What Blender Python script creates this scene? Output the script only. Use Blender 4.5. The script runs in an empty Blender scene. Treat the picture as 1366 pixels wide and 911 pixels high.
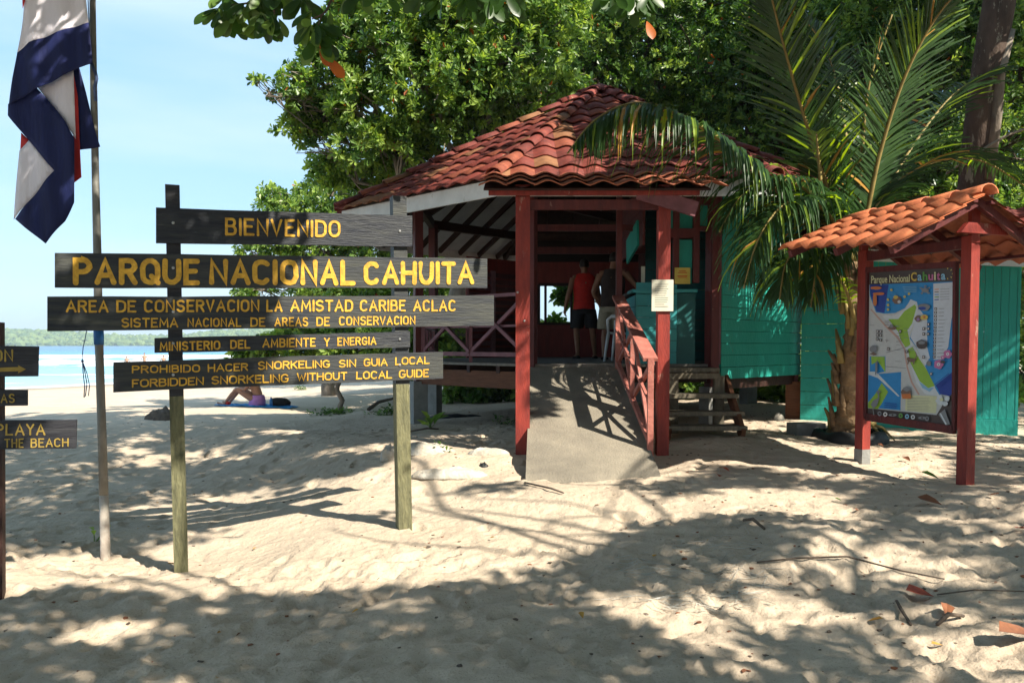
import bpy, bmesh, math, random
import numpy as np
from mathutils import Vector, Matrix, noise as mnoise
from mathutils.geometry import tessellate_polygon
R = math.radians
sc = bpy.context.scene
col = sc.collection
rng = np.random.default_rng(7)
random.seed(11)

# ------------------------------------------------------------------ camera, light, sky
F = 1080.0; EYE = 1.70; HOR = 459.0; PITCH = R(2.4)
V0 = HOR + F*math.tan(PITCH)
cam_d = bpy.data.cameras.new("camera"); cam = bpy.data.objects.new("camera", cam_d); col.objects.link(cam)
cam.location = (0, 0, EYE); cam.rotation_euler = (R(90)-PITCH, 0, 0)
cam_d.sensor_width = 36; cam_d.lens = 36*F/1366; cam_d.shift_y = (V0-455.5)/1366
cam_d.clip_start = 0.05; cam_d.clip_end = 12000
sc.camera = cam

SUN_EL = R(43); SH = Vector((.775, -.632)).normalized()
SUN = Vector((SH.x*math.cos(SUN_EL), SH.y*math.cos(SUN_EL), math.sin(SUN_EL)))
sun_d = bpy.data.lights.new("sun", 'SUN'); sun_d.energy = 5.0; sun_d.angle = R(0.55); sun_d.color = (1.0, .93, .80)
sun = bpy.data.objects.new("sun", sun_d); col.objects.link(sun)
sun.rotation_euler = SUN.to_track_quat('Z', 'Y').to_euler()

W = bpy.data.worlds.new("World"); sc.world = W; W.use_nodes = True
nt = W.node_tree; nt.nodes.clear()
wo = nt.nodes.new('ShaderNodeOutputWorld'); bg = nt.nodes.new('ShaderNodeBackground')
sk = nt.nodes.new('ShaderNodeTexSky'); sk.sky_type = 'NISHITA'; sk.sun_disc = False
sk.sun_elevation = SUN_EL; sk.sun_rotation = math.atan2(SH.x, SH.y); sk.air_density = 1.0; sk.dust_density = 1.2; sk.ozone_density = 1.0
tc = nt.nodes.new('ShaderNodeTexCoord'); mp = nt.nodes.new('ShaderNodeMapping'); mp.inputs['Scale'].default_value = (1.2, 1.2, 7)
nz = nt.nodes.new('ShaderNodeTexNoise'); nz.inputs['Scale'].default_value = 1.6; nz.inputs['Detail'].default_value = 5
rp = nt.nodes.new('ShaderNodeValToRGB'); rp.color_ramp.elements[0].position = .40; rp.color_ramp.elements[1].position = .72
rp.color_ramp.elements[0].color = (0, 0, 0, 1); rp.color_ramp.elements[1].color = (.5, .5, .5, 1)
mx = nt.nodes.new('ShaderNodeMixRGB'); mx.inputs[2].default_value = (4.6, 5.3, 5.6, 1)
nt.links.new(tc.outputs['Generated'], mp.inputs['Vector']); nt.links.new(mp.outputs[0], nz.inputs['Vector'])
nt.links.new(nz.outputs['Fac'], rp.inputs[0]); nt.links.new(rp.outputs[0], mx.inputs[0])
mx0 = nt.nodes.new('ShaderNodeMixRGB'); mx0.inputs[0].default_value = .62; mx0.inputs[2].default_value = (2.3, 4.15, 6.0, 1)
nt.links.new(sk.outputs[0], mx0.inputs[1]); nt.links.new(mx0.outputs[0], mx.inputs[1]); nt.links.new(mx.outputs[0], bg.inputs[0])
bg.inputs[1].default_value = 0.102; nt.links.new(bg.outputs[0], wo.inputs[0])
sc.view_settings.view_transform = 'Standard'; sc.view_settings.look = 'None'
sc.view_settings.exposure = 1.08; sc.view_settings.gamma = 1
sc.cycles.max_bounces = 8; sc.cycles.transparent_max_bounces = 8

# ------------------------------------------------------------------ helpers
FW = Vector((0, math.cos(PITCH), -math.sin(PITCH))); UP = Vector((0, math.sin(PITCH), math.cos(PITCH)))
def ray(u, v):
    return FW + Vector(((u-683)/F, 0, 0)) + UP*(-(v-V0)/F)
def at(u, v, Y):                       # the point at distance Y ahead seen at photo pixel (u, v)
    d = ray(u, v); return Vector((0, 0, EYE)) + d*(Y/d.y)
def on_plane(u, v, P, n):
    d = ray(u, v); o = Vector((0, 0, EYE)); return o + d*((P-o).dot(n)/d.dot(n))
def proj(X, Y, Z):
    dz = Z-EYE; cf = Y*math.cos(PITCH)-dz*math.sin(PITCH); cu = Y*math.sin(PITCH)+dz*math.cos(PITCH)
    return 683+F*X/cf, V0-F*cu/cf
def tag(o, label=None, cat=None, group=None, kind=None):
    if label: o['label'] = label
    if cat: o['category'] = cat
    if group: o['group'] = group
    if kind: o['kind'] = kind
    return o
def empty(name, loc=(0, 0, 0), rz=0, label=None, cat=None, group=None):
    o = bpy.data.objects.new(name, None); col.objects.link(o); o.location = loc; o.rotation_euler = (0, 0, rz)
    o.empty_display_size = .1
    return tag(o, label, cat, group)
def link(name, me, parent=None):
    o = bpy.data.objects.new(name, me); col.objects.link(o)
    if parent is not None:
        o.parent = parent; 
    return o
def local(parent, v):                  # world -> parent's space (parents only move and turn about z)
    v = Vector(v)
    p = parent
    chain = []
    while p is not None: chain.append(p); p = p.parent
    for q in reversed(chain):
        v = Matrix.Rotation(-q.rotation_euler.z, 3, 'Z') @ (v - Vector(q.location))
    return v
class MB:
    def __init__(s): s.v = []; s.f = []; s.m = []; s.cur = 0
    def quad(s, a, b, c, d):
        i = len(s.v); s.v += [tuple(a), tuple(b), tuple(c), tuple(d)]; s.f.append((i, i+1, i+2, i+3)); s.m.append(s.cur); return s
    def poly(s, pts):
        i = len(s.v); s.v += [tuple(p) for p in pts]; s.f.append(tuple(range(i, i+len(pts)))); s.m.append(s.cur); return s
    def hexa(s, p):                    # 8 corners: bottom 0-3, top 4-7
        i = len(s.v); s.v += [tuple(q) for q in p]
        for f in ((3, 2, 1, 0), (4, 5, 6, 7), (0, 1, 5, 4), (1, 2, 6, 5), (2, 3, 7, 6), (3, 0, 4, 7)):
            s.f.append(tuple(i+k for k in f)); s.m.append(s.cur)
        return s
    def box(s, c, size, rz=0):
        c = Vector(c); hx, hy, hz = size[0]/2, size[1]/2, size[2]/2; M = Matrix.Rotation(rz, 3, 'Z')
        return s.hexa([c+M@Vector(q) for q in ((-hx, -hy, -hz), (hx, -hy, -hz), (hx, hy, -hz), (-hx, hy, -hz), (-hx, -hy, hz), (hx, -hy, hz), (hx, hy, hz), (-hx, hy, hz))])
    def bar(s, a, b, w, h, up=(0, 0, 1)):   # beam a->b, width w sideways, height h along up
        a = Vector(a); b = Vector(b); d = (b-a).normalized(); up = Vector(up)
        sd = d.cross(up)
        if sd.length < 1e-4: sd = d.cross(Vector((1, 0, 0)))
        sd.normalize(); u = sd.cross(d).normalized(); x = sd*(w/2); y = u*(h/2)
        return s.hexa([a-x-y, a+x-y, b+x-y, b-x-y, a-x+y, a+x+y, b+x+y, b-x+y])
    def tube(s, pts, rad, n=8, cap=True):
        pts = [Vector(p) for p in pts]; k = len(pts)
        if not hasattr(rad, '__len__'): rad = [rad]*k
        t0 = (pts[1]-pts[0]).normalized(); ref = Vector((0, 0, 1)) if abs(t0.z) < .9 else Vector((1, 0, 0))
        x = t0.cross(ref).normalized(); base = len(s.v)
        for i, p in enumerate(pts):
            t = (pts[min(i+1, k-1)]-pts[max(i-1, 0)]).normalized()
            x = (x-t*x.dot(t)).normalized(); y = t.cross(x)
            for j in range(n):
                a = 2*math.pi*j/n; s.v.append(tuple(p+(x*math.cos(a)+y*math.sin(a))*rad[i]))
        for i in range(k-1):
            for j in range(n):
                a = base+i*n+j; b = base+i*n+(j+1) % n
                s.f.append((a, b, b+n, a+n)); s.m.append(s.cur)
        if cap:
            s.f.append(tuple(base+j for j in reversed(range(n)))); s.m.append(s.cur)
            s.f.append(tuple(base+(k-1)*n+j for j in range(n))); s.m.append(s.cur)
        return s
    def loft(s, rings, cap=True):
        n = len(rings[0]); base = len(s.v)
        for r in rings: s.v += [tuple(p) for p in r]
        for i in range(len(rings)-1):
            for j in range(n):
                a = base+i*n+j; b = base+i*n+(j+1) % n
                s.f.append((a, b, b+n, a+n)); s.m.append(s.cur)
        if cap:
            s.f.append(tuple(base+j for j in reversed(range(n)))); s.m.append(s.cur)
            s.f.append(tuple(base+(len(rings)-1)*n+j for j in range(n))); s.m.append(s.cur)
        return s
    def ball(s, c, r, n=10):
        c = Vector(c); rr = r if hasattr(r, '__len__') else (r, r, r); rings = []
        for i in range(1, n):
            th = math.pi*i/n
            rings.append([c+Vector((rr[0]*math.sin(th)*math.cos(2*math.pi*j/(n+2)), rr[1]*math.sin(th)*math.sin(2*math.pi*j/(n+2)), -rr[2]*math.cos(th))) for j in range(n+2)])
        return s.loft(rings)
    def prism(s, poly, off):           # poly: coplanar 3D points, extruded by off
        n = len(poly); i = len(s.v); off = Vector(off)
        s.v += [tuple(p) for p in poly]+[tuple(Vector(p)+off) for p in poly]
        tr = tessellate_polygon([[Vector(p) for p in poly]])
        for t in tr:
            s.f.append(tuple(i+k for k in t)); s.m.append(s.cur); s.f.append(tuple(i+n+k for k in reversed(t))); s.m.append(s.cur)
        for k in range(n):
            a = i+k; b = i+(k+1) % n; s.f.append((a, b, b+n, a+n)); s.m.append(s.cur)
        return s
    def flat(s, poly):
        i = len(s.v); s.v += [tuple(p) for p in poly]
        for t in tessellate_polygon([[Vector(p) for p in poly]]): s.f.append(tuple(i+k for k in t)); s.m.append(s.cur)
        return s
    def mesh(s, name, mats, parent=None, smooth=False, loc=None):
        me = bpy.data.meshes.new(name)
        vs = s.v if parent is None else [tuple(local(parent, v)) for v in s.v]
        if loc is not None: L = Vector(loc); vs = [tuple(Vector(v)-L) for v in vs]
        me.from_pydata(vs, [], s.f)
        if not isinstance(mats, (list, tuple)): mats = [mats]
        for m in mats: me.materials.append(m)
        if len(mats) > 1: me.polygons.foreach_set('material_index', s.m)
        if smooth: me.polygons.foreach_set('use_smooth', [True]*len(s.f))
        bm = bmesh.new(); bm.from_mesh(me); bmesh.ops.recalc_face_normals(bm, faces=bm.faces); bm.to_mesh(me); bm.free()
        return me
    def build(s, name, mats, parent=None, smooth=False, keep=True):
        # vertices are given in world space; a child's mesh is turned into its parent's space; origin put at the mesh's own base
        me = s.mesh(name, mats, parent, smooth)
        if not s.v: return link(name, me, parent)
        c = np.array([v.co for v in me.vertices]); o = Vector(((c[:, 0].min()+c[:, 0].max())/2, (c[:, 1].min()+c[:, 1].max())/2, c[:, 2].min()))
        me.transform(Matrix.Translation(-o)); ob = link(name, me, parent); ob.location = o
        return ob
def np_mesh(name, V, Fq, mats, mi=None, smooth=False, parent=None):
    me = bpy.data.meshes.new(name); V = np.asarray(V, dtype=np.float32); Fq = np.asarray(Fq, dtype=np.int32); k = Fq.shape[1]
    me.vertices.add(len(V)); me.vertices.foreach_set('co', V.ravel())
    me.loops.add(Fq.size); me.loops.foreach_set('vertex_index', Fq.ravel())
    me.polygons.add(len(Fq)); me.polygons.foreach_set('loop_start', np.arange(0, Fq.size, k, dtype=np.int32))
    for m in (mats if isinstance(mats, (list, tuple)) else [mats]): me.materials.append(m)
    if mi is not None: me.polygons.foreach_set('material_index', np.asarray(mi, dtype=np.int32))
    me.update(calc_edges=True)
    me.polygons.foreach_set('use_smooth', np.full(len(Fq), bool(smooth)))
    me.validate()
    return link(name, me, parent)

# ------------------------------------------------------------------ materials
def mat(name, c1, c2=None, scale=8, rough=.8, bump=0, stretch=(1, 1, 1), spec=.3, bscale=None, c3=None, c3pos=.7, metal=0, trans=0, detail=4):
    m = bpy.data.materials.new(name); m.use_nodes = True; n = m.node_tree; b = n.nodes['Principled BSDF']
    b.inputs['Roughness'].default_value = rough; b.inputs['Specular IOR Level'].default_value = spec; b.inputs['Metallic'].default_value = metal
    c2 = c2 or tuple(x*.75 for x in c1)
    t = n.nodes.new('ShaderNodeTexCoord'); mpn = n.nodes.new('ShaderNodeMapping'); mpn.inputs['Scale'].default_value = stretch
    g = n.nodes.new('ShaderNodeNewGeometry')
    n.links.new(g.outputs['Position'], mpn.inputs['Vector'])
    z = n.nodes.new('ShaderNodeTexNoise'); z.inputs['Scale'].default_value = scale; z.inputs['Detail'].default_value = detail; z.inputs['Roughness'].default_value = .65
    n.links.new(mpn.outputs[0], z.inputs['Vector'])
    r = n.nodes.new('ShaderNodeValToRGB'); e = r.color_ramp.elements
    e[0].position = .3; e[0].color = (*c2, 1); e[1].position = .66; e[1].color = (*c1, 1)
    if c3: k = e.new(c3pos); k.color = (*c3, 1)
    n.links.new(z.outputs['Fac'], r.inputs[0]); n.links.new(r.outputs[0], b.inputs['Base Color'])
    if bump:
        z2 = n.nodes.new('ShaderNodeTexNoise'); z2.inputs['Scale'].default_value = bscale or scale*3; z2.inputs['Detail'].default_value = 6
        n.links.new(mpn.outputs[0], z2.inputs['Vector'])
        bp = n.nodes.new('ShaderNodeBump'); bp.inputs['Strength'].default_value = bump; bp.inputs['Distance'].default_value = .02
        n.links.new(z2.outputs['Fac'], bp.inputs['Height']); n.links.new(bp.outputs[0], b.inputs['Normal'])
    return m
def leafmat(name, c1, c2, rough=.38, tr=.42, spec=.5, rnd=True):
    m = mat(name, c1, c2, 2.5, rough, 0, spec=spec); n = m.node_tree; b = n.nodes['Principled BSDF']
    out = n.nodes['Material Output']; t = n.nodes.new('ShaderNodeBsdfTranslucent'); mixn = n.nodes.new('ShaderNodeMixShader'); mixn.inputs[0].default_value = tr
    src = b.inputs['Base Color'].links[0].from_socket
    hs = n.nodes.new('ShaderNodeHueSaturation'); hs.inputs['Saturation'].default_value = 1.15; hs.inputs['Value'].default_value = 1.9; hs.inputs['Hue'].default_value = .485
    n.links.new(src, hs.inputs['Color']); n.links.new(hs.outputs[0], t.inputs['Color'])
    n.links.new(b.outputs[0], mixn.inputs[1]); n.links.new(t.outputs[0], mixn.inputs[2]); n.links.new(mixn.outputs[0], out.inputs[0])
    return m
M = {}
M['board'] = mat('board_wood', (.040, .043, .046), (.018, .021, .032), 3, .55, .5, (1.2, 1.2, 14), bscale=9, c3=(.17, .165, .13), c3pos=.8)
M['board_old'] = mat('board_wood_faded', (.062, .064, .056), (.022, .026, .036), 2.2, .6, .35, (1.0, 1.0, 11), bscale=9, c3=(.17, .165, .12), c3pos=.8)
M['board_dark'] = mat('board_wood_dark', (.045, .045, .05), (.02, .02, .026), 3, .55, .3, (1.2, 1.2, 14), bscale=9)
M['letter'] = mat('letter_paint', (.78, .45, .05), (.46, .24, .035), 22, .6, .2)
M['letter_dim'] = mat('letter_paint_dull', (.42, .29, .06), (.28, .19, .05), 14, .7, .2)
M['bolt'] = mat('bolt_steel', (.55, .55, .55), (.3, .3, .3), 20, .35, metal=.7)
M['post_green'] = mat('mossy_post_wood', (.20, .19, .10), (.085, .085, .05), 7, .85, .8, (3, 3, .7), bscale=20, c3=(.27, .27, .16), c3pos=.78)
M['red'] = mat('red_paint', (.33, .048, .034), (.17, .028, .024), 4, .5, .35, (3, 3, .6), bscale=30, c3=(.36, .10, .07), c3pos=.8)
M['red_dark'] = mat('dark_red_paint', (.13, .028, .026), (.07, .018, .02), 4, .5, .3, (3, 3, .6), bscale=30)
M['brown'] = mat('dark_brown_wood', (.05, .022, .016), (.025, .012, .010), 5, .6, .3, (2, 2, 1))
M['pink'] = mat('faded_red_paint', (.46, .17, .13), (.30, .10, .08), 6, .6, .4, bscale=30)
M['skirt'] = mat('skirt_board_wood', (.17, .07, .035), (.10, .04, .02), 5, .75, .3, (1, 1, 6))
M['white'] = mat('white_paint', (.72, .73, .72), (.55, .56, .55), 3, .5, .1)
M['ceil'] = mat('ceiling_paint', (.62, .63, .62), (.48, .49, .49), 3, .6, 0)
M['tile'] = mat('roof_tile_red', (.25, .052, .036), (.12, .030, .025), 5, .7, .35, bscale=40, c3=(.33, .13, .07), c3pos=.76)
M['tile_b'] = mat('roof_tile_dark_red', (.19, .040, .030), (.085, .024, .020), 8, .75, .4, bscale=40, c3=(.24, .11, .07), c3pos=.74)
M['tile_c'] = mat('roof_tile_rust', (.30, .085, .045), (.17, .045, .03), 9, .75, .4, bscale=40, c3=(.36, .21, .12), c3pos=.74)
M['tile_dirty'] = mat('roof_tile_mossy', (.30, .14, .065), (.17, .075, .04), 7, .8, .35, bscale=40, c3=(.33, .25, .12), c3pos=.75)
M['tile_or'] = mat('roof_tile_orange', (.62, .20, .085), (.46, .13, .06), 6, .55, .2, bscale=50, c3=(.66, .30, .16), c3pos=.8)
M['tile_edge'] = mat('roof_tile_terracotta', (.44, .15, .08), (.27, .085, .05), 7, .65, .3, bscale=40, c3=(.5, .28, .16), c3pos=.76)
M['green'] = mat('green_wall_paint', (.030, .36, .29), (.020, .27, .215), 1.6, .55, .35, (1, 1, .5), bscale=30, c3=(.07, .40, .33), c3pos=.8)
M['green2'] = mat('turquoise_wall_paint', (.035, .40, .34), (.022, .29, .245), 1.5, .55, .35, (1, 1, .5), bscale=25, c3=(.09, .44, .37), c3pos=.8)
M['turq'] = mat('turquoise_counter_paint', (.05, .32, .33), (.035, .24, .26), 2, .5, .1)
M['concrete'] = mat('concrete', (.275, .24, .185), (.17, .15, .12), 2.2, .9, .6, bscale=50, c3=(.36, .33, .27), c3pos=.8)
M['pier'] = mat('pier_concrete', (.30, .30, .28), (.2, .2, .19), 4, .9, .4, bscale=40)
M['stepwood'] = mat('weathered_step_wood', (.21, .18, .13), (.11, .095, .07), 5, .85, .4, (4, 1, 1), bscale=20)
M['deck'] = mat('deck_wood', (.22, .20, .17), (.14, .125, .11), 5, .8, .3, (4, 1, 1))
M['bark'] = mat('pale_bark', (.30, .255, .205), (.15, .12, .095), 5, .9, .8, (1, 1, .5), bscale=18, c3=(.42, .38, .33), c3pos=.75)
M['bark_dk'] = mat('dark_bark', (.13, .09, .07), (.06, .042, .035), 4, .95, 1, (1, 1, .4), bscale=16, c3=(.23, .19, .15), c3pos=.72)
M['palmbark'] = mat('palm_bark', (.30, .20, .11), (.11, .07, .04), 9, .9, .8, bscale=30, c3=(.42, .34, .22), c3pos=.76)
M['paper'] = mat('paper', (.70, .68, .56), (.60, .57, .45), 5, .7)
M['yellow'] = mat('yellow_card', (.65, .52, .12), (.55, .42, .08), 5, .6)
M['ink'] = mat('ink', (.08, .08, .08), (.05, .05, .05), 5, .7)
M['plastic'] = mat('white_plastic', (.75, .77, .78), (.68, .7, .71), 3, .35, spec=.5)
M['black'] = mat('black_plastic', (.025, .027, .028), (.015, .016, .017), 5, .5, .3)
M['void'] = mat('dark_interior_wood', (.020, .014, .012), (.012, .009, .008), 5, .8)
M['skin'] = mat('skin', (.42, .22, .14), (.34, .17, .105), 6, .5)
M['skin_dk'] = mat('tanned_skin', (.30, .15, .09), (.24, .115, .07), 6, .5)
M['hair'] = mat('dark_hair', (.02, .015, .012), (.012, .009, .008), 60, .5)
M['c_red'] = mat('red_cloth', (.60, .028, .02), (.46, .02, .015), 9, .8, .4, bscale=25)
M['c_black'] = mat('black_cloth', (.022, .022, .024), (.014, .014, .016), 9, .85, .4)
M['c_khaki'] = mat('khaki_cloth', (.36, .31, .22), (.28, .24, .17), 9, .85, .4)
M['c_brown'] = mat('dark_brown_cloth', (.045, .03, .025), (.03, .02, .017), 9, .85, .4)
M['c_white'] = mat('white_flag_cloth', (.80, .76, .82), (.70, .66, .73), 2, .75, .7, (5, 5, .8), bscale=3)
M['c_navy'] = mat('navy_flag_cloth', (.011, .018, .095), (.008, .012, .06), 3, .7, .7, (5, 5, .8), bscale=3)
M['c_flagred'] = mat('red_flag_cloth', (.60, .045, .04), (.45, .03, .03), 3, .7)
M['steel'] = mat('galvanised_pole', (.28, .27, .24), (.16, .155, .14), 8, .6, .3, (1, 1, .5), metal=.2)
M['polewhite'] = mat('flaking_white_paint', (.62, .58, .50), (.42, .33, .27), 9, .7, .3)
M['bluetape'] = mat('blue_tape', (.03, .16, .42), (.02, .1, .3), 9, .5)
M['rope'] = mat('blue_cord', (.10, .14, .28), (.05, .07, .15), 30, .8)
M['leafA'] = leafmat('leaf_green', (.155, .26, .055), (.075, .145, .035))
M['leafB'] = leafmat('leaf_dark_green', (.050, .115, .022), (.025, .065, .014))
M['leafC'] = leafmat('leaf_yellow_green', (.30, .41, .085), (.18, .27, .06))
M['leafO'] = leafmat('leaf_orange', (.50, .15, .03), (.35, .09, .02))
M['leafP'] = leafmat('palm_green', (.045, .10, .026), (.020, .052, .016), rough=.40, tr=.22, spec=.4)
M['leafS'] = leafmat('canopy_leaf', (.07, .125, .03), (.035, .07, .018), tr=.05)
M['leafPY'] = leafmat('palm_yellow_green', (.27, .38, .05), (.16, .26, .04), rough=.35)
M['rachis'] = mat('palm_rachis', (.32, .24, .08), (.2, .15, .05), 8, .6)
M['dead'] = mat('dead_leaf', (.26, .10, .045), (.14, .055, .03), 8, .7, .4)
M['dead_red'] = mat('red_fallen_leaf', (.48, .09, .04), (.30, .055, .03), 8, .5, .3)
M['dead_yel'] = mat('yellow_fallen_leaf', (.50, .28, .05), (.36, .18, .04), 8, .5, .3)
M['drift'] = mat('driftwood', (.16, .12, .09), (.07, .055, .045), 12, .9, .6)
M['sack'] = mat('white_sack_cloth', (.52, .49, .43), (.36, .31, .24), 6, .9, .8, bscale=25, c3=(.66, .66, .66), c3pos=.72)
M['towel'] = mat('blue_towel', (.05, .33, .68), (.04, .22, .5), 9, .9)
M['lilac'] = mat('lilac_swimsuit', (.55, .25, .55), (.4, .18, .42), 9, .8)

# ------------------------------------------------------------------ terrain
CP = [(0,0,0),(-2.5,6,0),(-.9,6.6,.17),(.5,7.8,.40),(1.5,8.2,.43),(3.67,8.4,.45),(4.1,7.3,.44),(-4.5,10,.05),(-1.5,12.2,.90),(.1,10.7,.82),(-1.2,11.0,.62),
      (-.3,9.2,.50),(2.4,9.5,.62),(2.3,8.7,.42),(4.2,12.3,.57),(5.5,11,.45),(7.5,10,.45),(6,8,.45),(2.5,6.5,.33),(0,6,.18),(2,4.5,.10),(-2,4.2,-.02),(5,5,.3),(1.5,13.5,.8),
      (1.5,18,1.0),(-1.5,15,.95),(-4,16,.1),(-4,20,0),(-10,27,-.32),(0,24,.9),(8,20,.7),(-14,15,-.2),(14,8,.5),(14,0,.4),(-9,5,-.1),(-10,-5,0),(8,-8,.3),(-6,8,-.05),(-3.4,8.4,.03),(20,30,.6),(0,40,.5),(0,-20,0),(30,0,.6),(-20,0,-.3),(10,60,.8),(60,60,1.2)]
CPa = np.array(CP, dtype=float)
def smooth_h(x, y):
    x = np.asarray(x, float); y = np.asarray(y, float); num = 0; den = 0
    for cx, cy, cz in CP:
        w = 1/((x-cx)**2+(y-cy)**2+.25)**1.6; num = num+w*cz; den = den+w
    h = num/den
    s = (x+30)*.908-(y-48)*.42
    b = np.where(s > 0, -1+.036*s, -1+.06*s); b = np.maximum(b, -4)
    k = .12; hh = np.clip(.5+.5*(b-h)/k, 0, 1)
    return b*(1-hh)+h*hh-k*hh*(1-hh)
def vnoise(x, y, seed, per=256):
    g = np.random.default_rng(seed).random((per, per))
    xi = np.floor(x).astype(int); yi = np.floor(y).astype(int); fx = x-xi; fy = y-yi
    fx = fx*fx*(3-2*fx); fy = fy*fy*(3-2*fy); a = g[xi % per, yi % per]; b = g[(xi+1) % per, yi % per]; c = g[xi % per, (yi+1) % per]; d = g[(xi+1) % per, (yi+1) % per]
    return (a*(1-fx)+b*fx)*(1-fy)+(c*(1-fx)+d*fx)*fy-.5
# relief raster (footprints, drag marks) over the near sand
RX0, RX1, RY0, RY1, RS = -8.0, 9.5, 3.0, 16.0, .02
nx, ny = int((RX1-RX0)/RS), int((RY1-RY0)/RS)
gx, gy = np.meshgrid(RX0+np.arange(nx)*RS, RY0+np.arange(ny)*RS, indexing='ij')
wx = gx+.35*vnoise(gx*1.3, gy*1.3, 31)+.1*vnoise(gx*4, gy*4, 32); wy = gy+.35*vnoise(gx*1.3+9, gy*1.3, 33)
rel = .075*vnoise(wx*.9, wy*.9, 1)+.030*vnoise(wx*2.3, wy*2.6, 2)+.013*vnoise(wx*5.5, wy*5.5, 3)+.008*vnoise(gx*13, gy*13, 4)+.006*vnoise(gx*31, gy*31, 5)
# wind and rain ridges running across the slope
rel += .014*(1-np.abs(2*vnoise(wx*1.5, wy*5.0, 8)))**4+.020*(1-np.abs(2*vnoise(wx*4.5+wy*2, wy*3.5-wx*1.5, 9)))**6*np.clip((7-gy)/1.5, 0, 1)
r2 = np.random.default_rng(5)
def stamp(cx, cy, a, L, Wd, depth, rim):
    i0 = int((cx-.28-RX0)/RS); j0 = int((cy-.28-RY0)/RS); w = int(.56/RS)
    if i0 < 0 or j0 < 0 or i0+w >= nx or j0+w >= ny: return
    X = gx[i0:i0+w, j0:j0+w]-cx; Y = gy[i0:i0+w, j0:j0+w]-cy
    u = X*math.cos(a)+Y*math.sin(a); v = -X*math.sin(a)+Y*math.cos(a)
    wd = Wd*(1+.25*np.clip(u/L, -1, 1)); d = np.sqrt((u/L)**2+(v/wd)**2)
    k = -depth/(1+np.exp((d-1)*14))+rim*np.exp(-((d-1.25)/.2)**2)
    rel[i0:i0+w, j0:j0+w] += k
for _ in range(3400):
    cx = r2.uniform(RX0+.3, RX1-.3); cy = r2.uniform(RY0+.3, 11.5)
    if r2.random() < .5: cy = r2.uniform(3.2, 6.6)
    # the lit bank before the sign is smoother
    if -2.6 < cx < .9 and 5.9 < cy < 7.6 and r2.random() < .85: continue
    sz = r2.uniform(.6, 1.1)
    stamp(cx, cy, r2.normal(.9, .8), .13*sz, .055*sz, r2.uniform(.006, .026), r2.uniform(.003, .012))
def relief(x, y):
    fx = (np.asarray(x)-RX0)/RS; fy = (np.asarray(y)-RY0)/RS
    ok = (fx > 1) & (fx < nx-3) & (fy > 1) & (fy < ny-3)
    ix = np.clip(fx, 1, nx-3).astype(int); iy = np.clip(fy, 1, ny-3).astype(int); tx = np.clip(fx-ix, 0, 1); ty = np.clip(fy-iy, 0, 1)
    r = (rel[ix, iy]*(1-tx)+rel[ix+1, iy]*tx)*(1-ty)+(rel[ix, iy+1]*(1-tx)+rel[ix+1, iy+1]*tx)*ty
    ed = np.clip(np.minimum(np.minimum(fx, nx-fx), np.minimum(fy, ny-fy))*RS/.8, 0, 1)
    far = .06*vnoise(np.asarray(x)*.7, np.asarray(y)*.7, 21)+.03*vnoise(np.asarray(x)*2.1, np.asarray(y)*2.1, 22)
    return np.where(ok, r*ed, 0)+far*(1-np.where(ok, ed, 0))
def ground(x, y): return float(smooth_h(x, y)+relief(x, y))
def gpt(u, v):                         # ground point seen at pixel
    d = ray(u, v); o = Vector((0, 0, EYE)); t = 3.0
    ts = np.concatenate([np.arange(3, 16, .02), np.arange(16, 90, .2)]); P = np.array(o)[None]+ts[:, None]*np.array(d)[None]
    h = smooth_h(P[:, 0], P[:, 1])+relief(P[:, 0], P[:, 1]); k = np.argmax(P[:, 2] < h)
    return Vector((P[k, 0], P[k, 1], h[k]))
def axis_lines(lo, a, b, hi, step, grow):
    out = list(np.arange(a, b, step)); s = step; p = out[-1]
    while p < hi: s *= grow; p += s; out.append(p)
    s = step; p = out[0]; pre = []
    while p > lo: s *= grow; p -= s; pre.append(p)
    return np.array(pre[::-1]+out)
xs = axis_lines(-400, -6.2, 8.0, 600, .026, 1.06); ys = axis_lines(-200, 3.6, 12.0, 400, .028, 1.05)
GX, GY = np.meshgrid(xs, ys, indexing='ij'); GZ = smooth_h(GX, GY)+relief(GX, GY)
idx = np.arange(GX.size).reshape(GX.shape)
FQ = np.stack([idx[:-1, :-1], idx[1:, :-1], idx[1:, 1:], idx[:-1, 1:]], -1).reshape(-1, 4)
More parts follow.
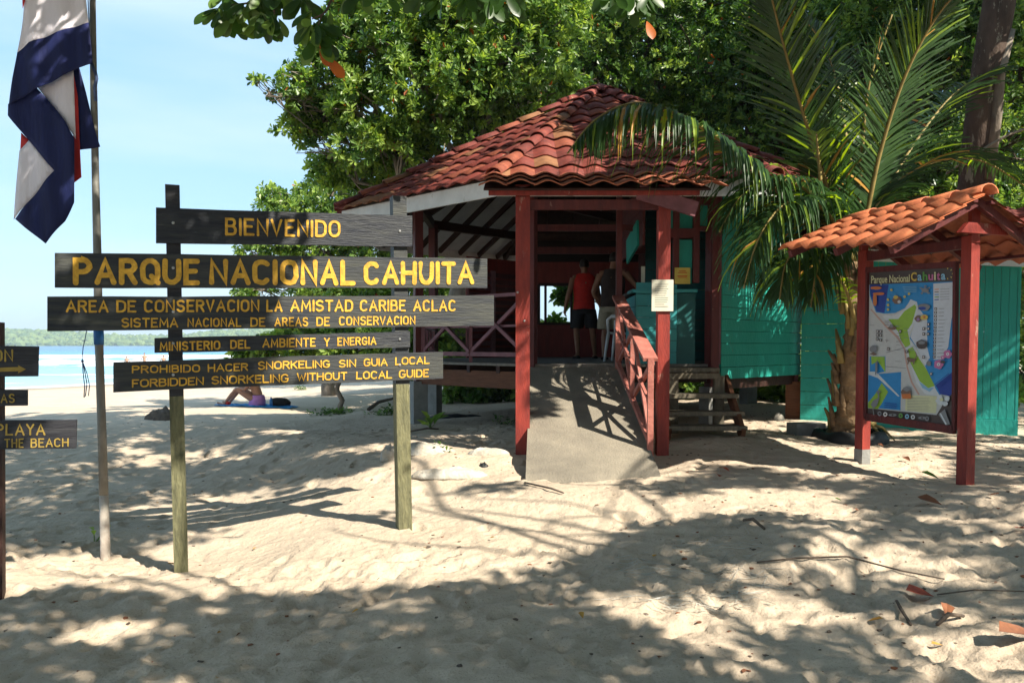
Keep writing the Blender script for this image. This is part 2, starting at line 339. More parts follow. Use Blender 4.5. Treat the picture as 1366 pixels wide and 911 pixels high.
def sand_material():
    m = mat('sand', (.575, .468, .355), (.46, .37, .28), .9, .95, .0, spec=.12, detail=8)
    n = m.node_tree; b = n.nodes['Principled BSDF']; g = n.nodes.new('ShaderNodeNewGeometry')
    src = b.inputs['Base Color'].links[0].from_socket
    sp = n.nodes.new('ShaderNodeTexNoise'); sp.inputs['Scale'].default_value = 90; sp.inputs['Detail'].default_value = 3
    n.links.new(g.outputs['Position'], sp.inputs['Vector'])
    rr = n.nodes.new('ShaderNodeValToRGB'); rr.color_ramp.elements[0].position = .30; rr.color_ramp.elements[1].position = .40
    rr.color_ramp.elements[0].color = (.55, .5, .45, 1); rr.color_ramp.elements[1].color = (1, 1, 1, 1)
    n.links.new(sp.outputs['Fac'], rr.inputs[0])
    mu = n.nodes.new('ShaderNodeMixRGB'); mu.blend_type = 'MULTIPLY'; mu.inputs[0].default_value = .6
    n.links.new(src, mu.inputs[1]); n.links.new(rr.outputs[0], mu.inputs[2])
    # wet sand near the water's edge
    sep = n.nodes.new('ShaderNodeSeparateXYZ'); n.links.new(g.outputs['Position'], sep.inputs[0])
    wr = n.nodes.new('ShaderNodeMapRange'); wr.inputs['From Min'].default_value = -.93; wr.inputs['From Max'].default_value = -.72
    n.links.new(sep.outputs['Z'], wr.inputs['Value'])
    wm = n.nodes.new('ShaderNodeMixRGB'); wm.inputs[1].default_value = (.30, .25, .19, 1)
    n.links.new(wr.outputs[0], wm.inputs[0]); n.links.new(mu.outputs[0], wm.inputs[2]); n.links.new(wm.outputs[0], b.inputs['Base Color'])
    z1 = n.nodes.new('ShaderNodeTexNoise'); z1.inputs['Scale'].default_value = 14; z1.inputs['Detail'].default_value = 9; z1.inputs['Roughness'].default_value = .62
    n.links.new(g.outputs['Position'], z1.inputs['Vector'])
    bp = n.nodes.new('ShaderNodeBump'); bp.inputs['Strength'].default_value = .8; bp.inputs['Distance'].default_value = .04
    n.links.new(z1.outputs['Fac'], bp.inputs['Height']); n.links.new(bp.outputs[0], b.inputs['Normal'])
    return m
def chip(key, c, scale=9, th=.63, stretch=(1, 1, .35)):
    m = M[key]; n = m.node_tree; b = n.nodes['Principled BSDF']; src = b.inputs['Base Color'].links[0].from_socket
    g = n.nodes.new('ShaderNodeNewGeometry'); mp_ = n.nodes.new('ShaderNodeMapping'); mp_.inputs['Scale'].default_value = stretch; n.links.new(g.outputs['Position'], mp_.inputs[0])
    z = n.nodes.new('ShaderNodeTexNoise'); z.inputs['Scale'].default_value = scale; z.inputs['Detail'].default_value = 9; z.inputs['Roughness'].default_value = .75; n.links.new(mp_.outputs[0], z.inputs['Vector'])
    r = n.nodes.new('ShaderNodeValToRGB'); r.color_ramp.elements[0].position = th; r.color_ramp.elements[1].position = th+.035; n.links.new(z.outputs['Fac'], r.inputs[0])
    x = n.nodes.new('ShaderNodeMixRGB'); x.inputs[2].default_value = (*c, 1); n.links.new(r.outputs[0], x.inputs[0]); n.links.new(src, x.inputs[1]); n.links.new(x.outputs[0], b.inputs['Base Color'])
for k_, c_, th_ in (('red', (.36, .20, .15), .62), ('red_dark', (.20, .10, .08), .63), ('pink', (.30, .24, .20), .60), ('green', (.10, .22, .18), .64), ('green2', (.14, .26, .22), .63), ('white', (.38, .35, .30), .63), ('tile', (.30, .24, .15), .62), ('tile_b', (.24, .19, .12), .61), ('tile_or', (.34, .14, .08), .62), ('polewhite', (.25, .12, .08), .57), ('bark_dk', (.30, .27, .21), .56)):
    chip(k_, c_, 9 if 'tile' not in k_ and 'bark' not in k_ else 5, th_, (1, 1, .35) if 'tile' not in k_ else (1, 1, 1))
M['sand'] = sand_material()
sand = np_mesh('sand', np.stack([GX.ravel(), GY.ravel(), GZ.ravel()], -1), FQ, M['sand'], smooth=True); sand['kind'] = 'structure'

# sea
def sea_material():
    m = bpy.data.materials.new('sea_water'); m.use_nodes = True; n = m.node_tree; b = n.nodes['Principled BSDF']
    b.inputs['Roughness'].default_value = .18; b.inputs['IOR'].default_value = 1.33
    g = n.nodes.new('ShaderNodeNewGeometry'); at_ = n.nodes.new('ShaderNodeAttribute'); at_.attribute_name = 'shore'
    cr = n.nodes.new('ShaderNodeValToRGB'); e = cr.color_ramp.elements
    e[0].position = 0; e[0].color = (.34, .50, .52, 1); e[1].position = 1; e[1].color = (.015, .13, .33, 1)
    k = e.new(.10); k.color = (.16, .44, .55, 1); k = e.new(.35); k.color = (.04, .26, .46, 1)
    n.links.new(at_.outputs['Fac'], cr.inputs[0])
    fo = n.nodes.new('ShaderNodeAttribute'); fo.attribute_name = 'foam'
    mx = n.nodes.new('ShaderNodeMixRGB'); mx.inputs[2].default_value = (.85, .87, .88, 1)
    nz = n.nodes.new('ShaderNodeTexNoise'); nz.inputs['Scale'].default_value = .35; nz.inputs['Detail'].default_value = 8
    mpn = n.nodes.new('ShaderNodeMapping'); mpn.inputs['Scale'].default_value = (.6, 1, 1); n.links.new(g.outputs['Position'], mpn.inputs[0]); n.links.new(mpn.outputs[0], nz.inputs['Vector'])
    ad = n.nodes.new('ShaderNodeMath'); ad.operation = 'MULTIPLY_ADD'; ad.inputs[1].default_value = 3.2; n.links.new(nz.outputs['Fac'], ad.inputs[0])
    sb = n.nodes.new('ShaderNodeMath'); sb.operation = 'MULTIPLY_ADD'; sb.inputs[1].default_value = 2.6; sb.inputs[2].default_value = -2.75
    n.links.new(fo.outputs['Fac'], sb.inputs[0]); n.links.new(sb.outputs[0], ad.inputs[2]); ad.use_clamp = True
    n.links.new(ad.outputs[0], mx.inputs[0]); n.links.new(cr.outputs[0], mx.inputs[1]); n.links.new(mx.outputs[0], b.inputs['Base Color'])
    rm = n.nodes.new('ShaderNodeMath'); rm.operation = 'MULTIPLY_ADD'; rm.inputs[1].default_value = .6; rm.inputs[2].default_value = .2
    n.links.new(ad.outputs[0], rm.inputs[0]); n.links.new(rm.outputs[0], b.inputs['Roughness'])
    z = n.nodes.new('ShaderNodeTexNoise'); z.inputs['Scale'].default_value = .8; z.inputs['Detail'].default_value = 6
    n.links.new(g.outputs['Position'], z.inputs['Vector'])
    bp = n.nodes.new('ShaderNodeBump'); bp.inputs['Strength'].default_value = .5; bp.inputs['Distance'].default_value = .4
    n.links.new(z.outputs['Fac'], bp.inputs['Height']); n.links.new(bp.outputs[0], b.inputs['Normal'])
    return m
M['sea'] = sea_material()
# grid in (distance from shore, along shore)
sv = np.concatenate([np.arange(-4, 14, .6), np.arange(14, 200, .8), np.geomspace(200, 9000, 40)]); tv = np.concatenate([np.linspace(-2500, -80, 20), np.linspace(-78, 260, 120), np.linspace(280, 9000, 30)])
S_, T_ = np.meshgrid(sv, tv, indexing='ij'); SX = -30-.908*S_+.42*T_; SY = 48+.42*S_+.908*T_
DD = SY                                  # breakers lie roughly square to the view, a little bent
def bump1(x, c, w): return np.exp(-((x-c)/w)**2)
cen1 = 104+10*vnoise(SX*.02+5, SX*0+1, 41)+SX*.10; cen2 = 150+14*vnoise(SX*.015, SX*0+1, 42); cen3 = 72+8*vnoise(SX*.05, SX*0+3, 43)
foam = 1.15*bump1(DD, cen1, 9)*(SX > -75)+1.1*bump1(DD, cen2, 12)+.75*bump1(DD, cen3, 4)+.9*bump1(S_, 1.2, 1.2)+.5*bump1(S_, 8, 2)
hz = .75*bump1(DD, cen1-2, 4)*(SX > -75)+.8*bump1(DD, cen2-3, 5)+.25*bump1(DD, cen3-1, 2)
hz = hz+.10*vnoise(SX*.3, SY*.3, 44)*(np.clip(S_/10, 0, 1))
sea = np_mesh('sea', np.stack([SX.ravel(), SY.ravel(), (-1+hz*np.clip(S_/20, 0, 1)).ravel()], -1), np.stack([a for a in (lambda i: [i[:-1, :-1], i[:-1, 1:], i[1:, 1:], i[1:, :-1]])(np.arange(S_.size).reshape(S_.shape))], -1).reshape(-1, 4), M['sea'], smooth=True)
sea['kind'] = 'structure'
for nm, arr in (('shore', np.clip(S_/330, 0, 1)), ('foam', np.clip(foam, 0, 1.3))):
    a = sea.data.attributes.new(nm, 'FLOAT', 'POINT'); a.data.foreach_set('value', arr.ravel().astype(np.float32))

# far headland with its forest
M['farhill'] = mat('far_forest', (.085, .15, .055), (.03, .065, .028), .05, .9, 0, detail=8)
hb = MB()
us = np.linspace(-1500, 700, 220); prof = lambda x: 24+7*math.sin(x*.004+1)+5*math.sin(x*.013)+4*mnoise.noise(Vector((x*.02, 3, 0)))*2
vs = []; fs = []
for i, x in enumerate(us):
    h = prof(x)
    y0 = 1250+60*math.sin(x*.002)
    for (dy, z) in ((0, -1.3), (4, 2), (30, h*.55), (90, h*.9), (180, h), (500, h*.6)):
        vs.append((x, y0+dy+10*mnoise.noise(Vector((x*.03, dy, 5))), z))
k = 6
for i in range(len(us)-1):
    for j in range(k-1): a = i*k+j; fs.append((a, a+k, a+k+1, a+1))
me = bpy.data.meshes.new('headland'); me.from_pydata(vs, [], fs); me.materials.append(M['farhill']); hd = link('headland', me); hd['kind'] = 'structure'
# tree crowns of the far wood
ico = bmesh.new(); bmesh.ops.create_icosphere(ico, subdivisions=1, radius=1); iv = np.array([v.co for v in ico.verts]); itf = np.array([[v.index for v in f.verts] for f in ico.faces]); ico.free()
N = 5200; cx = rng.uniform(-1100, 500, N); dyv = rng.uniform(0, 1, N)**1.5*185; hh = np.array([prof(x) for x in cx])
zz = np.interp(dyv, [0, 4, 30, 90, 180], [0, 2/20, .55, .9, 1])*hh; yy = 1250+60*np.sin(cx*.002)+dyv
rr = rng.uniform(3.0, 7.0, N)
sc3 = np.stack([rr*rng.uniform(.8, 1.4, N), rr, rr*rng.uniform(.6, 1.1, N)], -1)
VV = (iv[None]*(1+rng.uniform(-.25, .25, (N, len(iv), 1))))*sc3[:, None]+np.stack([cx, yy, zz], -1)[:, None]
FF = itf[None]+(np.arange(N)*len(iv))[:, None, None]
M['far1'] = mat('far_crown_dark', (.075, .13, .05), (.045, .09, .04), .08, .9); M['far2'] = mat('far_crown_light', (.15, .21, .07), (.09, .14, .05), .08, .9)
ff = np_mesh('far_forest', VV.reshape(-1, 3), FF.reshape(-1, 3), [M['far1'], M['far2']], np.repeat(rng.integers(0, 2, N), len(itf)))
tag(ff, 'dense green wood on the low headland across the bay', 'forest', kind='stuff')

# ------------------------------------------------------------------ tiles
TP = .29
def tile_mesh(name, O, U, V, N, u0, u1, v0, v1, mats, parent, wlim=None, amp=.040, lift=.028, phase=0., n=7, lip=.014, orig=None, patch=None):
    vs = []; fs = []
    def pt(u, v, h):
        if wlim:
            lo, hi = wlim(v); u = min(max(u, lo), hi)
        if patch: return patch(u, v, h)
        return O+U*u+V*v+N*h
    for (v, l) in ((v0, lift), (v1, 0.0)):
        for i in range(n+1):
            t = i/n; h = amp*(math.sin(math.pi*2*t-math.pi/2)*.5+.5)**.8
            vs.append(pt(u0+(u1-u0)*t, v, h+l))
    for i in range(n+1):
        t = i/n; h = amp*(math.sin(math.pi*2*t-math.pi/2)*.5+.5)**.8
        vs.append(pt(u0+(u1-u0)*t, v0, h+lift-lip))
    for i in range(n+1):
        t = i/n; h = amp*(math.sin(math.pi*2*t-math.pi/2)*.5+.5)**.8
        vs.append(pt(u0+(u1-u0)*t, v1, h-lip*.8))
    k = n+1
    for i in range(n):
        fs.append((i, i+1, k+i+1, k+i)); fs.append((2*k+i, 2*k+i+1, i+1, i)); fs.append((3*k+i, 3*k+i+1, 2*k+i+1, 2*k+i))
    return vs, fs
def add_piece(name, vs, fs, m, parent):
    vs = [local(parent, v) for v in vs]; c = sum(vs, Vector())/len(vs)
    me = bpy.data.meshes.new(name); me.from_pydata([tuple(v-c) for v in vs], [], fs); me.materials.append(m)
    me.polygons.foreach_set('use_smooth', [True]*len(fs)); o = link(name, me, parent); o.location = c
    return o

# ------------------------------------------------------------------ octagonal park building
CX, CY = 1.43, 13.45; RE = 4.25; RI = 3.08; ZE = 3.63; ZA = 5.84; FLOOR = 1.44
AP = RE*math.cos(math.pi/8); API = RI*math.cos(math.pi/8)
def vert(k, r, z=0): a = R(-112.5+45*k); return Vector((CX+r*math.cos(a), CY+r*math.sin(a), z))   # k=0 near left, 1 near right, -1 left, 2 right
pav = empty('park_office', (CX, CY, .6), 0, 'open octagonal red and green park office with a red tiled hip roof', 'building')
slope_len = math.hypot(AP, ZA-ZE)
def roof_z(a): return ZA-(ZA-ZE)*a/AP
def facet_tiles(k, single):
    A = vert(k, RE, ZE); B = vert(k+1, RE, ZE); mid = (A+B)/2; U = (B-A).normalized(); apex = Vector((CX, CY, ZA)); V = (apex-mid).normalized(); N = U.cross(V).normalized()
    half = (B-A).length/2; c = .405; rows = int(slope_len/c)+1; acc_v = []; acc_f = []
    for j in range(rows):
        v0 = j*c-.07; v1 = min(v0+c+.05, slope_len-.02); off = 0
        def wl(v): w = max(.02, half*(1-max(v, 0)/slope_len)+.01); return (-w, w)
        ncol = int(half/TP)+1
        for i in range(-ncol, ncol):
            u0 = i*TP+off; u1 = u0+TP; w = wl(v0+.1)[1]
            if u0 > w-.02 or u1 < -w+.02: continue
            jit = random.uniform(-.012, .012); jl = random.uniform(-.006, .012)
            vs, fs = tile_mesh('roof_tile', mid, U, V, N, u0, u1, v0+jit, v1, None, pav, wl, lift=.03+jl)
            if single: add_piece('roof_tile', vs, fs, M[random.choice(('tile',)*5+('tile_b',)*6+('tile_c',)*3+('tile_dirty',))], pav)
            else:
                b = len(acc_v); acc_v += vs; acc_f += [tuple(q+b for q in f) for f in fs]
    if not single: return acc_v, acc_f
AV, AF = [], []
for k in range(8):
    if k in (0, 7, 1): facet_tiles(k, True)
    else:
        v, f = facet_tiles(k, False); b = len(AV); AV += v; AF += [tuple(q+b for q in t) for t in f]
o = add_piece('roof_tile', AV, AF, M['tile'], pav); o['kind'] = 'stuff'
# hip tiles: half barrels up each hip
def barrel(a, b, r0, r1, up, n=7, th=.012):
    a = Vector(a); b = Vector(b); d = (b-a).normalized(); sd = d.cross(Vector(up)).normalized(); u = sd.cross(d)
    vs = []; fs = []
    for (p, r) in ((a, r0), (b, r1), (a, r0-th), (b, r1-th)):
        for i in range(n+1):
            t = math.pi*(i/n); vs.append(p+sd*(math.cos(t)*r*1.05)+u*(math.sin(t)*r*.8))
    k = n+1
    for i in range(n):
        fs.append((i, i+1, k+i+1, k+i)); fs.append((2*k+i, 2*k+i+1, i+1, i)); fs.append((3*k+i+1, 3*k+i, k+i, k+i+1)); fs.append((2*k+i+1, 2*k+i, 3*k+i, 3*k+i+1))
    return vs, fs
HV, HF = [], []
for k in range(8):
    A = vert(k, RE+.05, ZE+.005); P = Vector((CX, CY, ZA+.05)); L = (P-A).length; n = 12; d = (P-A)/L
    for i in range(n):
        a = A+d*(L*i/n)+Vector((0, 0, .045)); b = A+d*(min(L, L*(i+1)/n+.05))+Vector((0, 0, .015))
        vs, fs = barrel(a-Vector((0,0,.012)), b-Vector((0,0,.012)), .100, .082, (0, 0, 1))
        if k in (0, 1, 7): add_piece('hip_tile', vs, fs, M[random.choice(('tile_b', 'tile_b', 'tile', 'tile_c', 'tile_dirty'))], pav)
        else: q = len(HV); HV += vs; HF += [tuple(x+q for x in f) for f in fs]
o = add_piece('hip_tile', HV, HF, M['tile'], pav); o['kind'] = 'stuff'
MB().ball((CX, CY, ZA+.02), (.15, .15, .09), 8).build('roof_cap', M['tile'], pav, True)
# fascia, ceiling, rafters
for k in range(8):
    A = vert(k, RE-.03); B = vert(k+1, RE-.03); ins = (Vector((CX, CY, 0))-(A+B)/2).normalized()*.03
    z0, z1 = ZE-.20, ZE-.005
    MB().hexa([A+Vector((0, 0, z0)), B+Vector((0, 0, z0)), B+ins+Vector((0, 0, z0)), A+ins+Vector((0, 0, z0)), A+Vector((0, 0, z1)), B+Vector((0, 0, z1)), B+ins+Vector((0, 0, z1)), A+ins+Vector((0, 0, z1))]).build('fascia_board', M['white'], pav)
    a = vert(k, RE-.07, ZE-.05); b = vert(k+1, RE-.07, ZE-.05); c = Vector((CX, CY, ZA-.06)); t = Vector((0, 0, .03))
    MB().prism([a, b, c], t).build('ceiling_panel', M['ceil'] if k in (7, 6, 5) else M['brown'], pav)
    # rafters
    mid_e = (a+b)/2; U = (b-a).normalized(); half = (b-a).length/2
    for s in np.arange(-half+.22, half-.1, .52):
        fr = 1-abs(s)/half; p0 = mid_e+U*s+Vector((0, 0, -.05)); V = (c-mid_e); p1 = mid_e+U*s+V*max(.05, fr-.02)+Vector((0, 0, -.05))
        MB().bar(p0, p1, .055, .10).build('rafter', M['brown'], pav)
    MB().bar(vert(k, RE-.1, ZE-.10), Vector((CX, CY, ZA-.12)), .07, .13).build('hip_rafter', M['brown'], pav)
    MB().bar(vert(k, RI+.02, 3.84), vert(k+1, RI+.02, 3.84), .09, .15).build('ring_beam', M['brown'], pav)
for k in range(8):
    p = vert(k, RI)
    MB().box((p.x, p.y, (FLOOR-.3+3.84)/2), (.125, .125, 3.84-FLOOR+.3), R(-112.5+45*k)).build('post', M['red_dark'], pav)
    g = ground(p.x, p.y)
    MB().box((p.x, p.y, (FLOOR-.30+g-.4)/2), (.22, .22, FLOOR-.30-g+.4), R(-112.5+45*k)).build('pier', M['pier'] if k != 2 else M['skirt'], pav)
# deck: boards run across the front, clipped to the octagon
def oct_halfwidth(y, r):
    ap = r*math.cos(math.pi/8); s = ap*math.tan(math.pi/8); d = abs(y)
    return ap if d < s else max(.05, ap-(d-s))
bw = .145; y = -API-.04; nb = 0
while y < API:
    y1 = min(y+bw-.006, API+.04); w0 = oct_halfwidth(y, RI+.05); w1 = oct_halfwidth(y1, RI+.05)
    z0, z1 = FLOOR-.035, FLOOR
    MB().hexa([Vector((CX-w0, CY+y, z0)), Vector((CX+w0, CY+y, z0)), Vector((CX+w1, CY+y1, z0)), Vector((CX-w1, CY+y1, z0)), Vector((CX-w0, CY+y, z1)), Vector((CX+w0, CY+y, z1)), Vector((CX+w1, CY+y1, z1)), Vector((CX-w1, CY+y1, z1))]).build('deck_board', M['deck'], pav)
    y += bw
for k in range(8):
    if k == 0:  MB().bar(vert(k, RI, FLOOR-.14), vert(k+1, RI, FLOOR-.14), .05, .2).build('floor_beam', M['brown'], pav); continue
    MB().bar(vert(k, RI, FLOOR-.225), vert(k+1, RI, FLOOR-.225), .06, .23).build('skirt_board', M['skirt'] if k != 1 else M['brown'], pav)
    for t in (.25, .5, .75):
        p = vert(k, RI, FLOOR-.085).lerp(vert(k+1, RI, FLOOR-.085), t); d = (Vector((CX, CY, p.z))-p).normalized()
        MB().bar(p-d*.05, p+d*.6, .06, .10).build('joist', M['brown'], pav)

# X-braced railing between two points (z = floor heights)
def railing(a, b, h=.92, bays=2, m=M['red_dark'], parent=pav, posts=(True, True), low=.12, cap_w=.09, capm=None, rh=.045):
    a = Vector(a); b = Vector(b); r = empty('railing', local(parent, (a+b)/2)); r.parent = parent
    U = Vector((0, 0, 1)); hd = (b-a); 
    def bar(n, p, q, w, hh, mm=m):
        MB().bar(p, q, w, hh).build(n, mm, r)
    bar('handrail', a+U*h, b+U*h, cap_w, rh, capm or m); bar('rail', a+U*low, b+U*low, .05, .06)
    for i in range(bays):
        p = a.lerp(b, i/bays); q = a.lerp(b, (i+1)/bays)
        bar('brace', p+U*(low+.03), q+U*(h-.03), .035, .05); 
        pd = Vector((hd.y, -hd.x, 0)).normalized()*.022
        bar('brace', q+U*(low+.03)+pd, p+U*(h-.03)+pd, .035, .05)
        if i: bar('baluster', p, p+U*h, .05, .05)
        bar('mid_rail', p+U*(h*.55)-pd, q+U*(h*.55)-pd, .03, .03)
    for s, p in zip(posts, (a, b)):
        if s: bar('baluster', p-U*.12, p+U*(h+.01), .06, .06)
    return r
M['rail'] = mat('purple_red_paint', (.22, .085, .10), (.12, .045, .055), 6, .5, .2, bscale=30)
railing(vert(-1, RI, FLOOR)+Vector((.08, -.08, 0)), vert(0, RI, FLOOR)-Vector((.08, -.08, 0)), bays=2, m=M['rail'])
railing(vert(-2, RI, FLOOR), vert(-1, RI, FLOOR), bays=2, m=M['rail'])

# rear and side walls: vertical planks, openings framed
def plank_wall(P, Q, z0, z1, w, m, vertical=True, th=.025, gap=.005, holes=(), name='wall_plank', side=0.0, parent=pav):
    P = Vector((P[0], P[1], 0)); Q = Vector((Q[0], Q[1], 0)); L = (Q-P).length; d = (Q-P)/L; nrm = Vector((d.y, -d.x, 0))
    def board(s0, s1, a, b):
        j = random.uniform(-.002, .003); c0 = P+d*s0+nrm*(side+j); c1 = P+d*s1+nrm*(side+j); t = nrm*-th
        MB().hexa([c0+Vector((0, 0, a)), c1+Vector((0, 0, a)), c1+t+Vector((0, 0, a)), c0+t+Vector((0, 0, a)), c0+Vector((0, 0, b)), c1+Vector((0, 0, b)), c1+t+Vector((0, 0, b)), c0+t+Vector((0, 0, b))]).build(name, m, parent)
    if vertical:
        s = 0
        while s < L-.01:
            e = min(s+w-gap, L); segs = [(z0, z1)]
            for (h0, h1, a, b) in holes:
                if s < h1-.02 and e > h0+.02: segs = [(z0, a), (b, z1)]
            for a, b in segs:
                if b-a > .02: board(s, e, a, b)
            s += w
    else:
        z = z0
        while z < z1-.01:
            e = min(z+w-.006, z1); segs = [(0, L)]
            for (h0, h1, a, b) in holes:
                if z < b-.02 and e > a+.02: segs = [(0, h0), (h1, L)]
            for a, b in segs:
                if b-a > .02: board(a, b, z, e)
            z += w
# rear facet (k=4 -> its two vertices), seen from inside
Rv, Lv = vert(4, RI), vert(5, RI)            # Rv is right (x larger), Lv left
M['red_in'] = mat('inner_red_wall_paint', (.26, .040, .032), (.17, .028, .024), 4, .5, .25, (4, 4, .6), bscale=25)
plank_wall((Lv.x, Lv.y), (Rv.x, Rv.y), FLOOR, 3.34, .15, M['red_in'], gap=.0004, holes=((.30, 1.65, 2.10, 2.89),))
def frame(x0, x1, y, z0, z1, w=.06, m=M['brown'], bars=()):
    f = empty('window', local(pav, (((x0+x1)/2, y, z0)))); f.parent = pav
    for (a, b) in (((x0, z0), (x1, z0)), ((x0, z1), (x1, z1)), ((x0, z0), (x0, z1)), ((x1, z0), (x1, z1))):
        MB().bar((a[0], y, a[1]), (b[0], y, b[1]), .07 if a[1] == b[1] else w, w if a[1] == b[1] else .07).build('frame', m, f)
    for bx in bars: MB().bar((bx, y, z0), (bx, y, z1), .05, .05).build('mullion', m, f)
frame(Lv.x+.28, Lv.x+1.62, Lv.y-.01, 2.10, 2.89, bars=(Lv.x+.42, Lv.x+.94))
MB().box(((Lv.x+Rv.x)/2, Lv.y-.02, 2.10-.05), (2.5, .12, .06)).build('window_sill', M['red_in'], pav)
# dark boarding over it up to the roof
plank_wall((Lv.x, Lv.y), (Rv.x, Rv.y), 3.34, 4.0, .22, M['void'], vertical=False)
# rear-left facet partly walled, with louvred door leaves
a = vert(5, RI); b = vert(6, RI); d = (b-a).normalized()
plank_wall((b.x*.66+a.x*.34, b.y*.66+a.y*.34), (a.x, a.y), FLOOR, 3.34, .15, M['red_in'], gap=.0004)
for s in (.25, .95):
    p = a+d*s; dl = empty('louvre_door', local(pav, (p.x, p.y, FLOOR))); dl.parent = pav; q = p+d*.62; nin = Vector((CX-p.x, CY-p.y, 0)).normalized()*.05
    for (u, v) in ((p, p), (q, q)): MB().bar(u+nin+Vector((0, 0, FLOOR+.05)), u+nin+Vector((0, 0, 3.1)), .05, .05).build('stile', M['rail'], dl)
    for z in np.arange(FLOOR+.15, 3.1, .13): MB().bar(p+nin+Vector((0, 0, z)), q+nin+Vector((0, 0, z)), .03, .085, (0, 0, 1)).build('slat', M['red_dark'] if s < .5 else M['rail'], dl)
# right side: rear-right, right and front-right facets
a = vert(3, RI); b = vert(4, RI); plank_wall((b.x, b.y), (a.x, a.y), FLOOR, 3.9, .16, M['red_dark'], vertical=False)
a = vert(2, RI); b = vert(3, RI); plank_wall((a.x, a.y), (b.x, b.y), FLOOR-.15, 3.9, .16, M['green'], vertical=False, side=.03)
a = vert(1, RI); b = vert(2, RI)
nn = Vector((a.y-b.y, b.x-a.x, 0)).normalized()*-.0
plank_wall((a.x+.06, a.y+.06), (b.x, b.y), FLOOR-.20, 3.72, .158, M['green'], vertical=False, side=.10)
MB().bar(a+Vector((.02, -.07, FLOOR-.25)), a+Vector((.02, -.07, 3.8)), .10, .10).build('corner_post', M['red_dark'], pav)
# ticket office across the right of the front facet
YF = 10.60
def pane(x0, x1, z0, z1, m=M['turq'], name='wall_panel', y=YF+.02):
    MB().box(((x0+x1)/2, y, (z0+z1)/2), (x1-x0, .03, z1-z0)).build(name, m, pav)
def X(px, Y=YF): return (px-683)/F*Y
def Zz(py, Y=YF): return EYE+(HOR-py)/F*Y
# counter: planks over the front
z = FLOOR
while z < 2.37: 
    MB().box(((X(848)+X(902))/2, YF, z+.075), (X(902)-X(848), .03, .146)).build('counter_plank', M['turq'], pav); z += .152
MB().box(((X(842)+X(928))/2, YF+.16, 2.39), (X(928)-X(842), .45, .04)).build('counter_top', M['turq'], pav)
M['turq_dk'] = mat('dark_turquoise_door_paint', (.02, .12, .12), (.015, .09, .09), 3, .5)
pane(X(903), X(927), FLOOR, 2.36, M['turq_dk'])
for (x0, x1, y0, y1) in ((903, 922, 276, 306), (903, 922, 321, 378), (931, 948, 276, 303), (891, 897, 276, 306)): pane(X(x0), X(x1), Zz(y1), Zz(y0), M['green'])
for (p, q, w) in (((900, 250), (900, 380), .05), ((926.5, 250), (926.5, 378), .075), ((884, 313), (927, 313), .12), ((927, 307), (950, 307), .06), ((884, 272), (955, 272), .08)):
    A = Vector((X(p[0]), YF-.02, Zz(p[1]))); B = Vector((X(q[0]), YF-.02, Zz(q[1])))
    MB().bar(A, B, w if p[0] == q[0] else .08, .08 if p[0] == q[0] else w).build('frame_member', M['red_dark'], pav)
MB().bar((X(954), YF-.03, FLOOR), (X(954), YF-.03, 3.72), .10, .10).build('door_jamb', M['rail'], pav)
# partition running back beside the counter, with a green pane high up, and dark back of the office
plank_wall((1.72, 12.9), (1.72, YF+.1), 3.0, 3.8, .16, M['red_dark'], vertical=False)
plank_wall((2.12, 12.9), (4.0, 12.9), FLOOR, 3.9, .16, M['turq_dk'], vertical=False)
z = FLOOR
while z < 2.35: MB().bar((1.63, YF+.05, z+.07), (1.66, 11.7, z+.07), .03, .146).build('counter_plank', M['turq'], pav); z += .152
MB().bar((1.68, YF+.05, 2.39), (1.70, 11.8, 2.39), .22, .04).build('counter_top', M['brown'], pav)
MB().bar((1.70, 11.0, 3.20), (1.70, 12.0, 3.05), .03, .35).build('wall_panel', M['green'], pav)
MB().box((1.40, YF+.05, (FLOOR+3.5)/2+.1), (.075, .075, 3.7-FLOOR)).build('slim_post', M['red_dark'], pav)
MB().bar((.25, YF+.8, 3.32), (1.7, YF+.8, 3.32), .07, .09).build('tie_beam', M['red_dark'], pav)
MB().bar((.25, 14.4, 3.35), (2.6, 14.4, 3.35), .07, .12).build('tie_beam', M['red_dark'], pav)
MB().bar((.3, 11.6, 3.75), (2.5, 14.4, 3.75), .07, .10).build('tie_beam', M['brown'], pav)

# porch: two posts, beams, tiled canopy
PL = Vector((.117, 8.9, 0)); PR = Vector((1.655, 8.9, 0))
for p, w in ((PL, .155), (PR, .13)):
    g = ground(p.x, p.y)
    MB().box((p.x, p.y, (g-.3+3.42)/2), (w, w, 3.42-g+.3)).build('porch_post', M['red'], pav)
for (px_, py_) in ((690.5, 390), (699.5, 428)): MB().ball(at(px_, py_, 8.82), .013, 6).build('bolt', M['bolt'], pav)
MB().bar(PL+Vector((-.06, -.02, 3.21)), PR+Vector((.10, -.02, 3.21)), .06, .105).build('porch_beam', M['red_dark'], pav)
MB().bar((-.25, 8.72, 3.315), (2.0, 8.72, 3.315), .05, .055).build('eave_board', M['red'], pav)
for p in (PL, PR): MB().bar((p.x, 8.75, 3.33), (p.x, 10.6, 3.70), .07, .11).build('porch_rafter', M['red_dark'], pav)
for xx in (.63, 1.15): MB().bar((xx, 8.75, 3.33), (xx, 10.6, 3.68), .06, .09).build('porch_rafter', M['brown'], pav)
MB().bar((1.35, 8.75, 3.33), (1.98, 8.75, 3.14), .04, .16).build('bracket', M['rail'], pav)
O = Vector((.93, 8.60, 3.345)); U = Vector((1, 0, 0)); V = Vector((0, .93, .30)).normalized(); N = U.cross(V)
